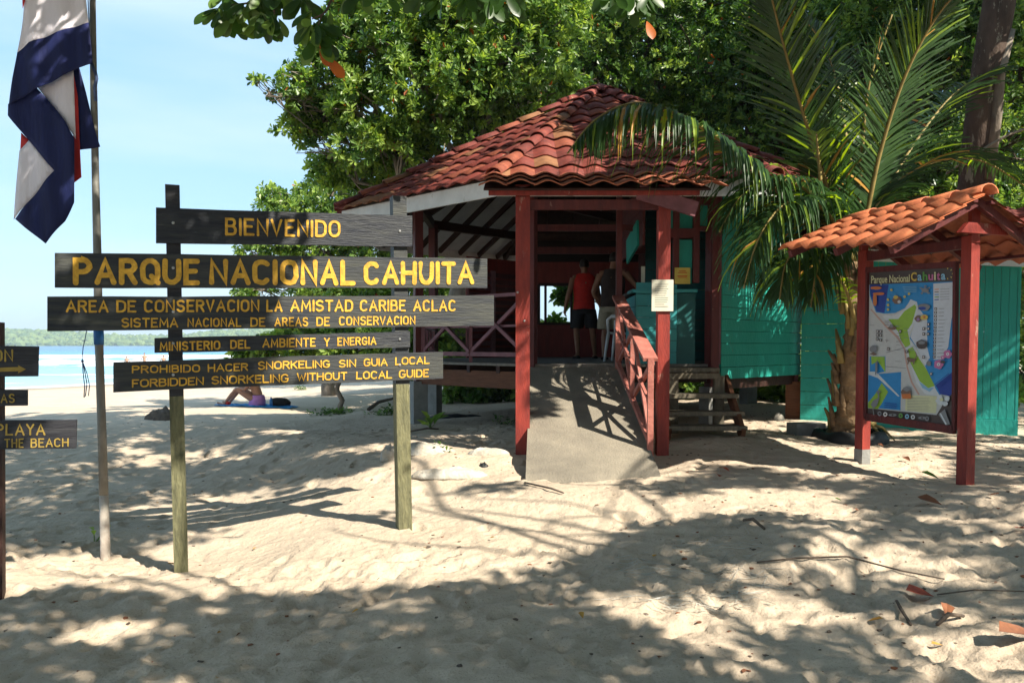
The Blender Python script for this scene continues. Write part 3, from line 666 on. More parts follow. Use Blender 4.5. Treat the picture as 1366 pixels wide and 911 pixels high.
for j in range(3):
    for i in range(9):
        u0 = -1.28+i*TP; sag = .02*math.sin(i*1.3)+random.uniform(-.01, .012)
        vs, fs = tile_mesh('', O+N*sag*.3, U, V, N, u0, u0+TP+.01, j*.36-.05+random.uniform(-.03, .02), j*.36+.37, None, pav, lift=.04, amp=.05)
        add_piece('canopy_tile', vs, fs, M['tile_edge'], pav)
MB().prism([Vector((-.30, 8.62, 3.318)), Vector((2.1, 8.62, 3.318)), Vector((2.1, 9.75, 3.668)), Vector((-.30, 9.75, 3.668))], (0, 0, .02)).build('canopy_deck', M['brown'], pav)

# steps to the office door
for i, (z, y, x0, x1) in enumerate(((1.40, 10.28, 1.98, 2.78), (1.09, 10.02, 1.8, 2.78), (.89, 9.82, 1.8, 2.82), (.735, 9.62, 1.8, 2.80))):
    x1 = X(956, y) if i == 0 else X((982, 990, 994)[i-1], y)
    MB().box(((x0+x1)/2, y+(.0 if i else .05), z-.025), (x1-x0, .28 if i else .42, .05)).build('step', M['stepwood'], pav)
MB().box((X(915, 10.05), 10.05, 1.305), (.85, .04, .07)).build('step_nosing', M['stepwood'], pav)
for (u, y) in ((959, 10.15), (898, 10.1)):
    x = X(u, y); g = ground(x, y); MB().box((x, y, (g-.2+1.30)/2), (.12, .10, 1.30-g+.2)).build('step_support', M['stepwood'], pav)
for x in (1.85, 2.72): MB().bar((x, 10.3, 1.25), (x, 9.5, .62), .05, .16).build('stringer', M['skirt'], pav)

# notices on the building
nb = MB(); nb.box((X(883, 8.82), 8.815, Zz(394.5, 8.82)), (.235, .006, .34)); nt_ = nb.build('paper_notice', M['paper']); tag(nt_, 'white printed paper sheet pinned to the right red porch post', 'notice')
ln = MB()
for i in range(11): 
    w = .17*random.uniform(.6, 1); zz_ = Zz(394.5, 8.82)+.12-i*.024; ln.box((X(883, 8.82)-.085+w/2, 8.8105, zz_), (w, .001, .004))
o = ln.build('printed_lines', M['ink'], nt_)
yc = MB().box((X(908), YF-.06, Zz(369)), (.20, .008, .21)).build('yellow_notice', M['yellow']); tag(yc, 'yellow printed card standing on the turquoise office counter', 'notice')
ln = MB()
for (dz, w) in ((.06, .09), (.04, .12), (-.0, .13), (-.02, .12)): ln.box((X(908), YF-.0655, Zz(369)+dz), (w, .001, .009))
ln.build('printed_lines', M['c_red'], yc)
pc = MB().box((X(857, 10.9), 10.9, Zz(371, 10.9)), (.05, .01, .30)).build('paper_notice', M['paper']); tag(pc, 'narrow white paper strip above the turquoise counter', 'notice')

# ramp
rt = [Vector((.13, 7.75, .30)), Vector((1.45, 7.75, .32)), Vector((1.36, 10.62, FLOOR-.012)), Vector((.24, 10.62, FLOOR-.012))]
rmp = MB(); ny_ = 26; nx_ = 12
gv = [[None]*(nx_+1) for _ in range(ny_+1)]
for j in range(ny_+1):
    t = j/ny_; l = rt[0].lerp(rt[3], t); r = rt[1].lerp(rt[2], t)
    for i in range(nx_+1):
        p = l.lerp(r, i/nx_); p.z = .42+(FLOOR-.012-.42)*max(0, (t-.02))/.98-(.06 if j == 0 else 0); p.z += .012*mnoise.noise(p*3)
        if j < 4: p.y += .12*mnoise.noise(Vector((p.x*2.2, 4, 0)))*(1-j/4)
        gv[j][i] = p
for j in range(ny_):
    for i in range(nx_): rmp.quad(gv[j][i], gv[j][i+1], gv[j+1][i+1], gv[j+1][i])
dn = Vector((0, 0, -.9))
for j in range(ny_):
    rmp.quad(gv[j][0], gv[j+1][0], gv[j+1][0]+dn, gv[j][0]+dn); rmp.quad(gv[j+1][nx_], gv[j][nx_], gv[j][nx_]+dn, gv[j+1][nx_]+dn)
for i in range(nx_): rmp.quad(gv[0][i+1], gv[0][i], gv[0][i]+dn, gv[0][i+1]+dn)
ro = rmp.build('ramp', M['concrete'], pav)
railing((1.43, 8.35, .64), (1.37, 10.5, FLOOR-.03), h=.90, bays=2, m=M['pink'], cap_w=.15, capm=M['pink'], rh=.035, low=.05)
MB().box((.16, 9.2, 1.25), (.06, .10, .9)).build('ramp_stake', M['pink'], pav)

# ------------------------------------------------------------------ second green hut behind
hut = empty('green_hut', (5.6, 11.6, .45), 0, 'low turquoise plank hut standing right of the palm behind the map board', 'hut')
P0 = (4.30, 12.05); Pm = (5.15, 11.66); P1 = (6.83, 10.9)
plank_wall(P0, Pm, .2, 2.9, .20, M['green2'], vertical=False, parent=hut, th=.03)
plank_wall(Pm, P1, .68, 2.9, .095, M['green2'], parent=hut, th=.03)
plank_wall(Pm, P1, .2, .68, .48, M['green2'], vertical=False, parent=hut, th=.05, side=.03, name='base_board')
plank_wall(P1, (8.0, 13.6), .2, 2.75, .095, M['green2'], parent=hut, th=.03)
d = (Vector((P1[0], P1[1], 0))-Vector((P0[0], P0[1], 0))).normalized(); nn = Vector((d.y, -d.x, 0))
A = Vector((P0[0], P0[1], 3.05))+nn*.45-d*.6; B = Vector((P1[0], P1[1], 2.70))+nn*.45+d*.9
MB().bar(A, B, .03, .16).build('fascia_board', M['white'], hut)
back = Vector((2.1, 4.2, 1.3))*.55
U = (B-A).normalized(); V = (-nn*.9+Vector((0, 0, .42))).normalized(); N = U.cross(V)
if N.z < 0: N = -N
L = (B-A).length; acc = MB()
for j in range(5):
    for i in range(int(L/TP)):
        vs, fs = tile_mesh('', A+Vector((0, 0, .08)), U, V, N, i*TP, (i+1)*TP, j*.4-.05, j*.4+.42, None, hut); add_piece('roof_tile', vs, fs, M['tile'], hut)
MB().prism([A+Vector((0, 0, .06)), B+Vector((0, 0, .06)), B+V*2.0+Vector((0, 0, .06)), A+V*2.0+Vector((0, 0, .06))], (0, 0, .02)).build('roof_deck', M['white'], hut)
# ------------------------------------------------------------------ routed lettering
def arc(cx, cy, rx, ry, a0, a1, n=7): return [(cx+rx*math.cos(R(a0+(a1-a0)*i/n)), cy+ry*math.sin(R(a0+(a1-a0)*i/n))) for i in range(n+1)]
G = {  # strokes in a unit box, y up; width factor
 'A': (.95, [[(0, 0), (.5, 1), (1, 0)], [(.2, .34), (.8, .34)]]),
 'B': (.8, [[(0, 0), (0, 1), (.55, 1)]+arc(.55, .77, .38, .23, 90, -90)+[(.0, .54)], [(.55, .54)]+arc(.6, .27, .4, .27, 90, -90)+[(0, 0)]]),
 'C': (.85, [arc(.5, .7, .5, .3, 35, 180)+arc(.5, .3, .5, .3, 180, 325)]),
 'D': (.85, [[(0, 0), (0, 1), (.4, 1)]+arc(.45, .65, .55, .35, 75, 0)+arc(.45, .35, .55, .35, 0, -75)+[(.4, 0), (0, 0)]]),
 'E': (.72, [[(1, 1), (0, 1), (0, 0), (1, 0)], [(0, .53), (.8, .53)]]),
 'F': (.7, [[(1, 1), (0, 1), (0, 0)], [(0, .5), (.8, .5)]]),
 'G': (.88, [arc(.5, .7, .5, .3, 35, 180)+arc(.5, .3, .5, .3, 180, 340)+[(1, .45), (.6, .45)]]),
 'H': (.85, [[(0, 0), (0, 1)], [(1, 0), (1, 1)], [(0, .52), (1, .52)]]),
 'I': (.0, [[(.5, 0), (.5, 1)]]),
 'K': (.8, [[(0, 0), (0, 1)], [(1, 1), (.05, .45)], [(.3, .6), (1, 0)]]),
 'L': (.72, [[(0, 1), (0, 0), (1, 0)]]),
 'M': (1.05, [[(0, 0), (.08, 1), (.5, .25), (.92, 1), (1, 0)]]),
 'N': (.85, [[(0, 0), (0, 1), (1, 0), (1, 1)]]),
 'O': (.9, [arc(.5, .68, .5, .32, 0, 180)+arc(.5, .32, .5, .32, 180, 360)+[(1, .68)]]),
 'P': (.8, [[(0, 0), (0, 1), (.5, 1)]+arc(.55, .74, .45, .26, 90, -90)+[(0, .48)]]),
 'Q': (.9, [arc(.5, .68, .5, .32, 0, 180)+arc(.5, .32, .5, .32, 180, 360)+[(1, .68)], [(.6, .3), (1.05, -.02)]]),
 'R': (.82, [[(0, 0), (0, 1), (.5, 1)]+arc(.55, .76, .42, .24, 90, -90)+[(0, .52)], [(.5, .52), (1, 0)]]),
 'S': (.8, [arc(.5, .76, .48, .24, 30, 180, 6)+arc(.5, .76, .48, .24, 180, 260, 3)+arc(.5, .26, .5, .26, 80, -0, 4)+arc(.5, .26, .5, .26, 0, -155, 6)]),
 'T': (.8, [[(0, 1), (1, 1)], [(.5, 1), (.5, 0)]]),
 'U': (.85, [[(0, 1), (0, .35)]+arc(.5, .35, .5, .35, 180, 360)+[(1, 1)]]),
 'V': (.85, [[(0, 1), (.5, 0), (1, 1)]]),
 'W': (1.15, [[(0, 1), (.25, 0), (.5, .75), (.75, 0), (1, 1)]]),
 'Y': (.8, [[(0, 1), (.5, .5), (1, 1)], [(.5, .5), (.5, 0)]]),
}
def letters(mb, text, quad, unproj, n, weight=.17, lift=.004):
    """quad = photo pixels TL, TR, BR, BL of the word; strokes become thin ridged ribbons on the board"""
    TL, TR, BR, BL = [unproj(*q) for q in quad]; H = ((TL-BL).length+(TR-BR).length)/2; Wd = ((TR-TL).length+(BR-BL).length)/2
    w = H*weight*.86; gap = H*.26; widths = [G[c][0]*H*.72 for c in text]; tot = sum(widths)+gap*(len(text)-1)+w
    k = (Wd-w-gap*(len(text)-1))/max(sum(widths), 1e-6)
    if k > 1.25 or k < .6:                                     # share the change between letters and gaps
        s = (Wd-w)/(tot-w); k = s; gap *= s
    ux = (TR-TL).normalized(); order = 0; x = w/2
    for c, wc in zip(text, widths):
        wc *= k
        for st in G[c][1]:
            pts = []
            for (a, b) in st:
                fx = (x+(a-.5 if c == 'I' else a)*wc)/Wd; fy = (w/2+b*(H-w))/H
                fx += .0; pts.append((fx, fy))
            P = [(BL.lerp(BR, fx)).lerp(TL.lerp(TR, fx), fy) for fx, fy in pts]
            P = [p+Vector((random.uniform(-1, 1), 0, random.uniform(-1, 1)))*H*.012 for p in P]
            side = lambda d: d.cross(n).normalized()*(w/2)
            rail = []
            for i, p in enumerate(P):
                d0 = (P[i]-P[i-1]).normalized() if i else None; d1 = (P[i+1]-P[i]).normalized() if i < len(P)-1 else None
                if d0 is None: s = side(d1)
                elif d1 is None: s = side(d0)
                else:
                    b = (d0+d1); s = side(b.normalized() if b.length > .1 else d1); s *= min(1.6, 1/max(.5, side(d0).normalized().dot(s.normalized())))
                rail.append((p-s, p+s))
            lf = n*(lift+order*.0002); order += 1
            # ends extended by a rounded cap
            for e, sg in ((0, -1), (-1, 1)):
                p = P[e]; d = ((P[0]-P[1]) if e == 0 else (P[-1]-P[-2])).normalized(); s = side(d)
                mb.poly([p-s+lf]+[p+(d*math.sin(R(t))-s.normalized()*math.cos(R(t)))*w/2+lf for t in (30, 60, 90, 120, 150)]+[p+s+lf])
            for i in range(len(rail)-1):
                mb.quad(rail[i][0]+lf, rail[i][1]+lf, rail[i+1][1]+lf, rail[i+1][0]+lf)
        x += wc+gap
    return mb
def word_quad(x0, x1, yt0, yb0, yt1, yb1): return ((x0, yt0), (x1, yt1), (x1, yb1), (x0, yb0))

# ------------------------------------------------------------------ welcome sign
LP = at(237.5, 459, 6.0); RPp = at(535.5, 459, 6.62)
dS = Vector((RPp.x-LP.x, RPp.y-LP.y, 0)).normalized(); nS = Vector((dS.y, -dS.x, 0))     # faces the camera
rzS = math.atan2(dS.y, dS.x)
sign = empty('welcome_sign', (LP.x, LP.y, ground(LP.x, LP.y)), 0, 'five dark routed boards with yellow lettering on two mossy posts', 'sign')
FP = LP+nS*.085                                                 # front plane of the boards
def onS(u, v): return on_plane(u, v, FP, nS)
def sign_post(ub, vb, ut, vt, w, depth):
    bp_ = on_plane(ub, vb, LP+dS*0+nS*0, nS); tp = on_plane(ut, vt, LP, nS)
    b2 = bp_+(bp_-tp).normalized()*.45
    mb = MB(); d = dS*(w/2); q = nS*(depth/2); 
    mb.hexa([b2-d+q, b2+d+q, b2+d-q, b2-d-q, tp-d+q, tp+d+q, tp+d-q, tp-d-q]); return mb
# lower part mossy bare wood, upper part painted black
def split_post(ub, vb, um, vm, ut, vt, w, mtop):
    po = sign_post(ub, vb, um, vm, w, w).build('post', M['post_green'], sign)
    a = on_plane(um, vm, LP, nS); t = on_plane(ut, vt, LP, nS); d = dS*(w/2); q = nS*(w/2)
    MB().hexa([a-d+q, a+d+q, a+d-q, a-d-q, t-d+q, t+d+q, t+d-q, t-d-q]).build('post_top', mtop, sign)
split_post(242, 768, 235.5, 528, 230, 248, .098, M['board_dark'])
split_post(539, 711, 535, 512, 531, 263, .112, M['board_old'])
boards = [
 ('board', [(208, 277), (550, 288), (550, 329), (208, 324)], [('BIENVENIDO', (300, 454, 290.5, 314.5, 294.5, 317))], .17),
 ('board_old', [(73, 337), (650, 345), (650, 384), (73, 384)], [('PARQUE', (97, 267, 343.5, 380.5, 345.5, 380.5)), ('NACIONAL', (279, 474, 345.5, 380.5, 347, 381)), ('CAHUITA', (485, 632, 348.5, 380.5, 349, 379.5))], .22),
 ('board_old', [(63, 396), (659, 394), (659, 434), (63, 442)], [('AREA', (88, 145, 400.5, 417, 400.5, 417)), ('DE', (155, 182, 400.5, 417, 400.5, 417)), ('CONSERVACION', (192, 346, 400, 417, 399.5, 416)), ('LA', (355, 377, 400, 416, 400, 416)), ('AMISTAD', (387, 471, 400, 416, 400, 416)), ('CARIBE', (480, 541, 400, 415.5, 400, 415.5)), ('ACLAC', (551, 608, 400, 415.5, 400, 415.5)),
   ('SISTEMA', (162, 238, 424, 437, 424, 437)), ('NACIONAL', (250, 322, 424, 436.5, 424, 436)), ('DE', (334, 354, 423.5, 436, 423.5, 436)), ('AREAS', (366, 411, 423.5, 435.5, 423, 435.5)), ('DE', (422, 440, 423, 435, 423, 435)), ('CONSERVACION', (452, 554, 422, 434.5, 421.5, 433))], .19),
 ('board', [(206, 451), (547, 442), (547, 463), (206, 471)], [('MINISTERIO', (213, 294, 456, 468.5, 454, 466.5)), ('DEL', (307, 334, 453.5, 465.5, 453, 465)), ('AMBIENTE', (350, 421, 451.5, 464, 450.5, 462.5)), ('Y', (432, 440, 450.5, 462, 450.5, 462)), ('ENERGIA', (450, 502, 450, 461.5, 449, 460))], .2),
 ('board_old', [(151, 483), (591, 469), (591, 505), (151, 523)], [('PROHIBIDO', (176, 267, 487.5, 498, 486, 496.5)), ('HACER', (277, 331, 485.5, 496.5, 484, 494.5)), ('SNORKELING', (344, 440, 482, 493.5, 480, 490.5)), ('SIN', (452, 475, 480, 490.5, 479, 489.5)), ('GUIA', (485, 517, 478, 489, 477.5, 488)), ('LOCAL', (527, 573, 476.5, 487, 475, 485.5)),
   ('FORBIDDEN', (176, 272, 506, 517, 502.5, 513.5)), ('SNORKELING', (282, 385, 501.5, 513, 498.5, 510)), ('WITHOUT', (396, 463, 497.5, 508.5, 496, 506.5)), ('LOCAL', (475, 523, 495.5, 506, 494, 505)), ('GUIDE', (532, 572, 493.5, 504.5, 492, 503))], .2)]
for mname, q, words, wt in boards:
    P = [onS(*p) for p in q]; th = nS*-.035
    mb = MB()
    # slightly uneven outline: each edge in eight steps
    out = []
    for a, b in zip(P, P[1:]+P[:1]):
        for t in np.arange(0, 1, .125): out.append(a.lerp(b, t)+Vector((0, 0, random.uniform(-.0025, .0025))))
    mb.prism(out, th); bo = mb.build('board', M[mname], sign)
    for txt, wq in words:
        lm = MB(); letters(lm, txt, word_quad(*wq), onS, nS, wt); lm.build('lettering', M['letter'], bo)
    for pu in (231, 533):
        vv = (q[0][1]+q[3][1])/2+(-3 if pu < 400 else 0); vv = vv if pu < 400 else (q[1][1]+q[2][1])/2
        MB().ball(onS(pu, vv)+nS*.004, (.011, .007, .011), 6).build('bolt', M['bolt'], bo)

# ------------------------------------------------------------------ direction sign at the left edge
dsg = empty('direction_sign', tuple(at(-2, 797, 5.35)), 0, 'dark post with three direction boards cut off by the left edge', 'sign')
nD = Vector((.30, -.954, 0)); dD = Vector((.954, .30, 0)); D0 = at(-6, 459, 5.35)
def onD(u, v): return on_plane(u, v, D0+nD*.05, nD)
a = on_plane(-7, 800, D0, nD); t = on_plane(-7, 430, D0, nD); a = a-Vector((0, 0, .35)); s = dD*.048; q = nD*.04
MB().hexa([a-s+q, a+s+q, a+s-q, a-s-q, t-s+q, t+s+q, t+s-q, t-s-q]).build('post', M['brown'], dsg)
for (q4, words) in (([(-150, 459), (51, 462), (50, 502), (-150, 504)], [('ON', (-9, 18, 466, 482.5, 466, 482.5))]),
                    ([(-110, 519), (36, 520), (36, 541), (-110, 543)], [('AS', (1, 20, 525, 537.5, 525, 537.5))]),
                    ([(-140, 561), (102, 560), (101, 598), (-140, 601)], [('PLAYA', (-6, 61, 565, 581, 565, 580.5)), ('THE', (6, 32, 585, 597, 584.5, 597)), ('BEACH', (41, 92, 584.5, 597, 584, 595.5))])):
    P = [onD(*p) for p in q4]; bo = MB().prism(P, nD*-.03).build('board', M['board_dark'], dsg)
    for txt, wq in words:
        lm = MB(); letters(lm, txt, word_quad(*wq), onD, nD, .17); lm.build('lettering', M['letter_dim'], bo)
    if len(words) == 1 and words[0][0] == 'ON':
        am = MB(); am.flat([onD(x, y)+nD*.004 for x, y in ((-20, 491), (25, 489.5), (24, 487), (35, 492.5), (24, 498), (25, 495), (-20, 496.5))]); am.build('arrow', M['letter_dim'], bo)

# ------------------------------------------------------------------ flagpole, cord, flag
pole = empty('flagpole', tuple(at(141, 748, 6.35)), 0, 'thin leaning grey metal flagpole with flaking white foot and blue tape', 'flagpole')
PTS = [(116, -160, 6.35), (123.5, 0, 6.35), (125, 120, 6.35), (127.5, 240, 6.35), (130, 345, 6.35), (131.5, 440, 6.35), (135.5, 560, 6.35), (138.5, 660, 6.35), (141, 748, 6.35), (142, 775, 6.35)]
pp = [at(*p) for p in PTS]; rd = [.020, .022, .025, .027, .030, .031, .032, .034, .038, .038]
MB().tube(pp[:8], rd[:8], 12).build('pole', M['steel'], pole, True)
MB().tube(pp[7:], rd[7:], 12).build('pole_foot', M['polewhite'], pole, True)
MB().tube([at(131.3, 436, 6.35), at(131.7, 449, 6.35), at(132, 460, 6.35)], [.036, .038, .036], 10).build('tape_band', M['bluetape'], pole, True)
cord = MB(); C0 = 6.30
cord.tube([at(x, y, C0) for x, y in ((116, 438), (114, 450), (111, 463), (109.5, 478), (111, 483))], .0035, 5)
cord.tube([at(x, y, C0) for x, y in ((110, 481), (113, 495), (116, 512), (114, 528), (112, 530), (113, 515), (111, 498), (110, 484))], .004, 5)
cord.tube([at(x, y, C0-.02) for x, y in ((110, 481), (116, 498), (119.5, 514), (118, 528))], .0035, 5)
cord.ball(at(110, 482, C0), .012, 6)
tag(cord.build('cord', M['rope'], None, True), 'thin blue cord dangling with a knot beside the flagpole', 'cord')
hal = MB(); hal.tube([at(x, y, 6.31) for x, y in ((115, -150), (117.5, 0), (120, 60), (122, 85))], .004, 5); hal.tube([at(x, y, 6.32) for x, y in ((122, 85), (127, 96), (129, 105), (126.5, 118), (128, 135))], .012, 6)
hal.build('halyard', M['rope'], pole, True)
flag = empty('flag', tuple(at(60, 325, 6.25)), 0, 'white navy and red striped flag hanging folded from the pole', 'flag')
def cloth(pts, m, depth, nm, amp=.02, ph=0., tilt=0.0):
    bm = bmesh.new(); P = [at(x, y, depth) for x, y in pts]; vs = [bm.verts.new(p) for p in P]
    for t in tessellate_polygon([P]):
        try: bm.faces.new([vs[i] for i in t])
        except ValueError: pass
    bmesh.ops.subdivide_edges(bm, edges=bm.edges[:], cuts=3, use_grid_fill=True)
    for _ in range(2):
        le = [e for e in bm.edges if e.calc_length() > .05]
        if le: bmesh.ops.subdivide_edges(bm, edges=le, cuts=1)
    bmesh.ops.triangulate(bm, faces=bm.faces[:])
    for v in bm.verts:
        v.co.y += amp*.4*math.sin(v.co.x*30+v.co.z*3+ph)+amp*.3*math.sin(v.co.x*14-v.co.z*4+ph*2)+tilt*(v.co.x+3.5)
    # folded hem: give it thickness
    bmesh.ops.recalc_face_normals(bm, faces=bm.faces)
    me = bpy.data.meshes.new(nm); bm.to_mesh(me); bm.free(); me.transform(Matrix.Translation(-Vector(flag.location))); me.materials.append(m)
    me.polygons.foreach_set('use_smooth', [True]*len(me.polygons)); o = link(nm, me, flag); sm = o.modifiers.new('thickness', 'SOLIDIFY'); sm.thickness = .003
    return o
cloth([(42, -60), (108, -70), (115, 0), (118.5, 32), (90, 39), (62, 51), (40, 58), (22, 71), (29, 30), (33, 0)], M['c_white'], 6.20, 'white_stripe', .022, 0)
cloth([(42, -62), (43, -60), (33.5, 2), (30.5, 12), (30, 0), (35, -30)], M['c_flagred'], 6.19, 'red_stripe', .0)
cloth([(118.5, 31), (122.5, 60), (125, 86), (105, 90), (97, 94), (50, 119), (12.5, 141), (17, 104), (22, 70), (40, 57), (62, 50), (90, 38)], M['c_navy'], 6.19, 'blue_stripe', .022, .4)
cloth([(12.5, 140), (50, 118), (88, 162), (100, 185), (100, 228), (99, 270), (86, 295), (61, 325), (19, 292), (73, 228), (38, 188), (12, 155)], M['c_navy'], 6.22, 'blue_stripe', .022, 1.2)
cloth([(50, 117), (98, 93), (101, 186), (88, 164)], M['c_white'], 6.26, 'white_stripe', .018, 2)
cloth([(38, 187), (26, 201), (24, 228), (18.5, 293), (74, 228)], M['c_white'], 6.25, 'white_stripe', .018, 2.4)
cloth([(28, 177), (40, 189), (27, 203)], M['c_flagred'], 6.265, 'red_stripe', .01, 2.4)
cloth([(97, 92), (104, 130), (109.5, 237), (99, 244), (98, 180)], M['c_flagred'], 6.29, 'red_stripe', .012, .3)
cloth([(98, 92), (105, 89), (115, 125), (121, 150), (127, 176), (133.5, 196), (106, 201), (100, 130)], M['c_navy'], 6.31, 'blue_stripe', .018, .9)

# ------------------------------------------------------------------ map board under its own little roof
A0 = Vector((3.66, 8.42, 0)); B0 = Vector((4.10, 7.28, 0)); dM = (B0-A0).normalized(); nM = Vector((dM.y, -dM.x, 0))   # toward the viewer
if nM.dot(Vector((-A0.x, -A0.y, 0))) < 0: nM = -nM
rzM = math.atan2(dM.y, dM.x)
kiosk = empty('map_board', (3.88, 7.85, .45), 0, 'park map panel between two dark red posts under an orange tiled roof', 'information board')
for p in (A0, B0):
    g = ground(p.x, p.y); MB().box((p.x, p.y, (g-.3+2.66)/2), (.105, .105, 2.66-g+.3), rzM).build('post', M['red'], kiosk)
    if p is A0: MB().box((p.x, p.y, g+.02), (.112, .112, .20), rzM).build('post_shoe', M['pier'], kiosk)
FPm = A0+nM*.03
def onM(u, v): return on_plane(u, v, FPm, nM)
# zoomed-picture coordinates of the panel -> photo pixels -> plane
def zm(x, y, l=0.0): return onM(1140+x/3.506, 340+y/3.504)+nM*l
pq = [zm(70, 78), zm(472, 58), zm(464, 806), zm(62, 738)]
MB().prism([zm(62, 70, -.002), zm(474, 36, -.002), zm(466, 830, -.002), zm(58, 765, -.002)], nM*-.03).build('panel', M['red_dark'], kiosk)
for (a, b, w) in ((zm(58, 72), zm(480, 44), .055), (zm(56, 756), zm(470, 818), .075), (zm(63, 60), zm(56, 765), .03), (zm(474, 40), zm(468, 820), .03)):
    MB().bar(a, b, .045, w, (0, 0, 1) if abs((b-a).normalized().z) < .8 else tuple(dM)).build('panel_frame', M['red_dark'], kiosk)
def pmat(n, c): return mat(n, c, tuple(x*.9 for x in c), 20, .45, spec=.4)
MC = {k: pmat('print_'+k, c) for k, c in dict(sea=(.03, .27, .62), deep=(.02, .06, .34), land=(.55, .58, .58), park=(.30, .52, .06), dark=(.075, .062, .06), cream=(.66, .68, .42), pale=(.62, .68, .72), grey=(.22, .24, .26), brown=(.20, .13, .10), orange=(.62, .20, .06), pink=(.52, .16, .36), yellow=(.65, .5, .10), road=(.55, .36, .30), lblue=(.25, .5, .7), white=(.75, .75, .75), legend=(.60, .65, .72), purple=(.3, .2, .45), green=(.12, .35, .08)).items()}
keys = list(MC); pr = MB(); lay = [0]
def pf(key, pts, l=None):
    lay[0] += 1; pr.cur = keys.index(key); pr.flat([zm(x, y, .001+.00012*lay[0] if l is None else l) for x, y in pts])
def blob(key, cx, cy, rx, ry, n=12, j=.12, a0=0):
    pf(key, [(cx+rx*(1+random.uniform(-j, j))*math.cos(2*math.pi*i/n+a0), cy+ry*(1+random.uniform(-j, j))*math.sin(2*math.pi*i/n+a0)) for i in range(n)])
pf('land', [(70, 78), (472, 58), (464, 806), (62, 738)])
pf('sea', [(71, 135), (471, 118), (466, 640), (385, 655), (375, 612), (330, 520), (295, 440), (258, 390), (290, 300), (292, 225), (262, 212), (235, 250), (190, 272), (140, 275), (100, 268), (71, 190)])
pf('pale', [(262, 208), (292, 220), (298, 250), (290, 300), (250, 380), (300, 460), (340, 560), (400, 660), (330, 650), (290, 600), (240, 440), (150, 310), (130, 285), (190, 280), (240, 250)])
pf('legend', [(300, 250), (340, 300), (340, 430), (352, 480), (330, 520), (290, 430), (262, 385)])
pf('deep', [(72, 137), (160, 140), (140, 272), (104, 264), (74, 185)])
pf('deep', [(466, 540), (464, 664), (400, 650), (380, 608)])
pf('park', [(282, 232), (290, 245), (270, 320), (248, 352), (262, 420), (238, 432), (215, 395), (205, 360), (158, 300), (205, 300), (235, 262)])
pf('park', [(250, 440), (272, 430), (300, 480), (340, 540), (376, 612), (345, 622), (305, 590), (262, 505)])
pf('lblue', [(300, 590), (345, 622), (372, 620), (352, 640), (318, 622)])
pf('road', [(74, 255), (80, 253), (150, 330), (205, 380), (238, 440), (250, 520), (270, 590), (306, 652), (298, 654), (264, 596), (244, 528), (230, 440), (198, 388), (144, 336)])
pf('grey', [(150, 455), (258, 425), (258, 427), (150, 458)]); pf('grey', [(145, 520), (240, 528), (240, 530), (145, 523)])
pf('sea', [(72, 474), (145, 474), (146, 545), (120, 550), (98, 560), (72, 550)]); pf('park', [(78, 474), (142, 476), (145, 550), (125, 520), (110, 498), (80, 512)])
pf('sea', [(66, 560), (219, 547), (216, 726), (64, 712)]); pf('park', [(128, 598), (158, 640), (125, 700), (110, 720), (64, 714), (64, 690), (105, 640)])
pf('pale', [(70, 545), (100, 545), (212, 660), (205, 662), (110, 575), (68, 560)])
pf('cream', [(240, 655), (388, 660), (382, 740), (238, 728)])
for i in range(9): pf('grey', [(248, 667+i*7.2), (248+random.uniform(90, 128), 668+i*7.4), (350, 669+i*7.4), (248, 669+i*7.2)])
pf('dark', [(63, 716), (385, 748), (420, 690), (464, 640), (464, 806), (62, 740)])
pf('dark', [(70, 78), (472, 58), (471, 124), (70, 140)])
pf('legend', [(370, 135), (460, 128), (458, 290), (455, 300), (440, 430), (410, 490), (372, 490)])
for i in range(5): pf(('orange', 'brown', 'sea', 'green', 'deep')[i], [(376, 160+i*12), (396, 159+i*12), (396, 163+i*12), (376, 164+i*12)]); pf('grey', [(402, 160+i*12), (445, 158+i*12), (445, 160+i*12), (402, 162+i*12)])
for i in range(14): 
    y = 246+i*17.3; x = 382-i*.5; pf('dark', [(x-6, y), (x+6, y), (x+6, y+12), (x-6, y+12)]); pf('white', [(x-3, y+3), (x+3, y+3), (x+2, y+9), (x-2, y+9)])
    if i % 1 == 0: pf('grey', [(x+14, y+5), (x+14+random.uniform(20, 50), y+4), (x+40, y+6.5), (x+14, y+7)])
for (x, y) in ((110, 358), (126, 358), (110, 376), (126, 376), (110, 394), (126, 398), (162, 440), (328, 345), (350, 325), (350, 345), (328, 370), (349, 370), (218, 358), (249, 452), (327, 478), (363, 556)): pf('dark', [(x-6, y-7), (x+6, y-7), (x+6, y+7), (x-6, y+7)]); pf('white', [(x-3, y-4), (x+3, y-4), (x+1, y+4), (x-3, y+4)])
# plain animals, flowers and a compass
blob('orange', 105, 155, 26, 8); blob('orange', 118, 182, 28, 7); blob('orange', 100, 210, 10, 32)
blob('grey', 335, 166, 17, 12); [blob('grey', 335+dx, 166+dy, 7, 3.5) for dx, dy in ((-19, -10), (19, -11), (-15, 14), (16, 13), (2, -19))]
blob('brown', 205, 212, 22, 17); blob('yellow', 198, 198, 11, 9); blob('pale', 214, 220, 8, 7)
for (x, y) in ((178, 165), (162, 210), (163, 235), (162, 256), (260, 182), (240, 196)): blob('yellow', x, y, 6, 6)
blob('grey', 330, 245, 30, 17); blob('deep', 322, 250, 18, 8)
blob('brown', 303, 298, 16, 15); blob('yellow', 332, 292, 17, 13); blob('purple', 303, 302, 7, 8); blob('orange', 332, 290, 6, 6)
blob('brown', 182, 342, 20, 9); blob('grey', 178, 332, 9, 8); blob('grey', 95, 440, 18, 18, a0=.3); pf('brown', [(75, 462), (95, 455), (112, 465), (95, 470)])
blob('dark', 320, 418, 26, 22); blob('grey', 320, 410, 16, 8)
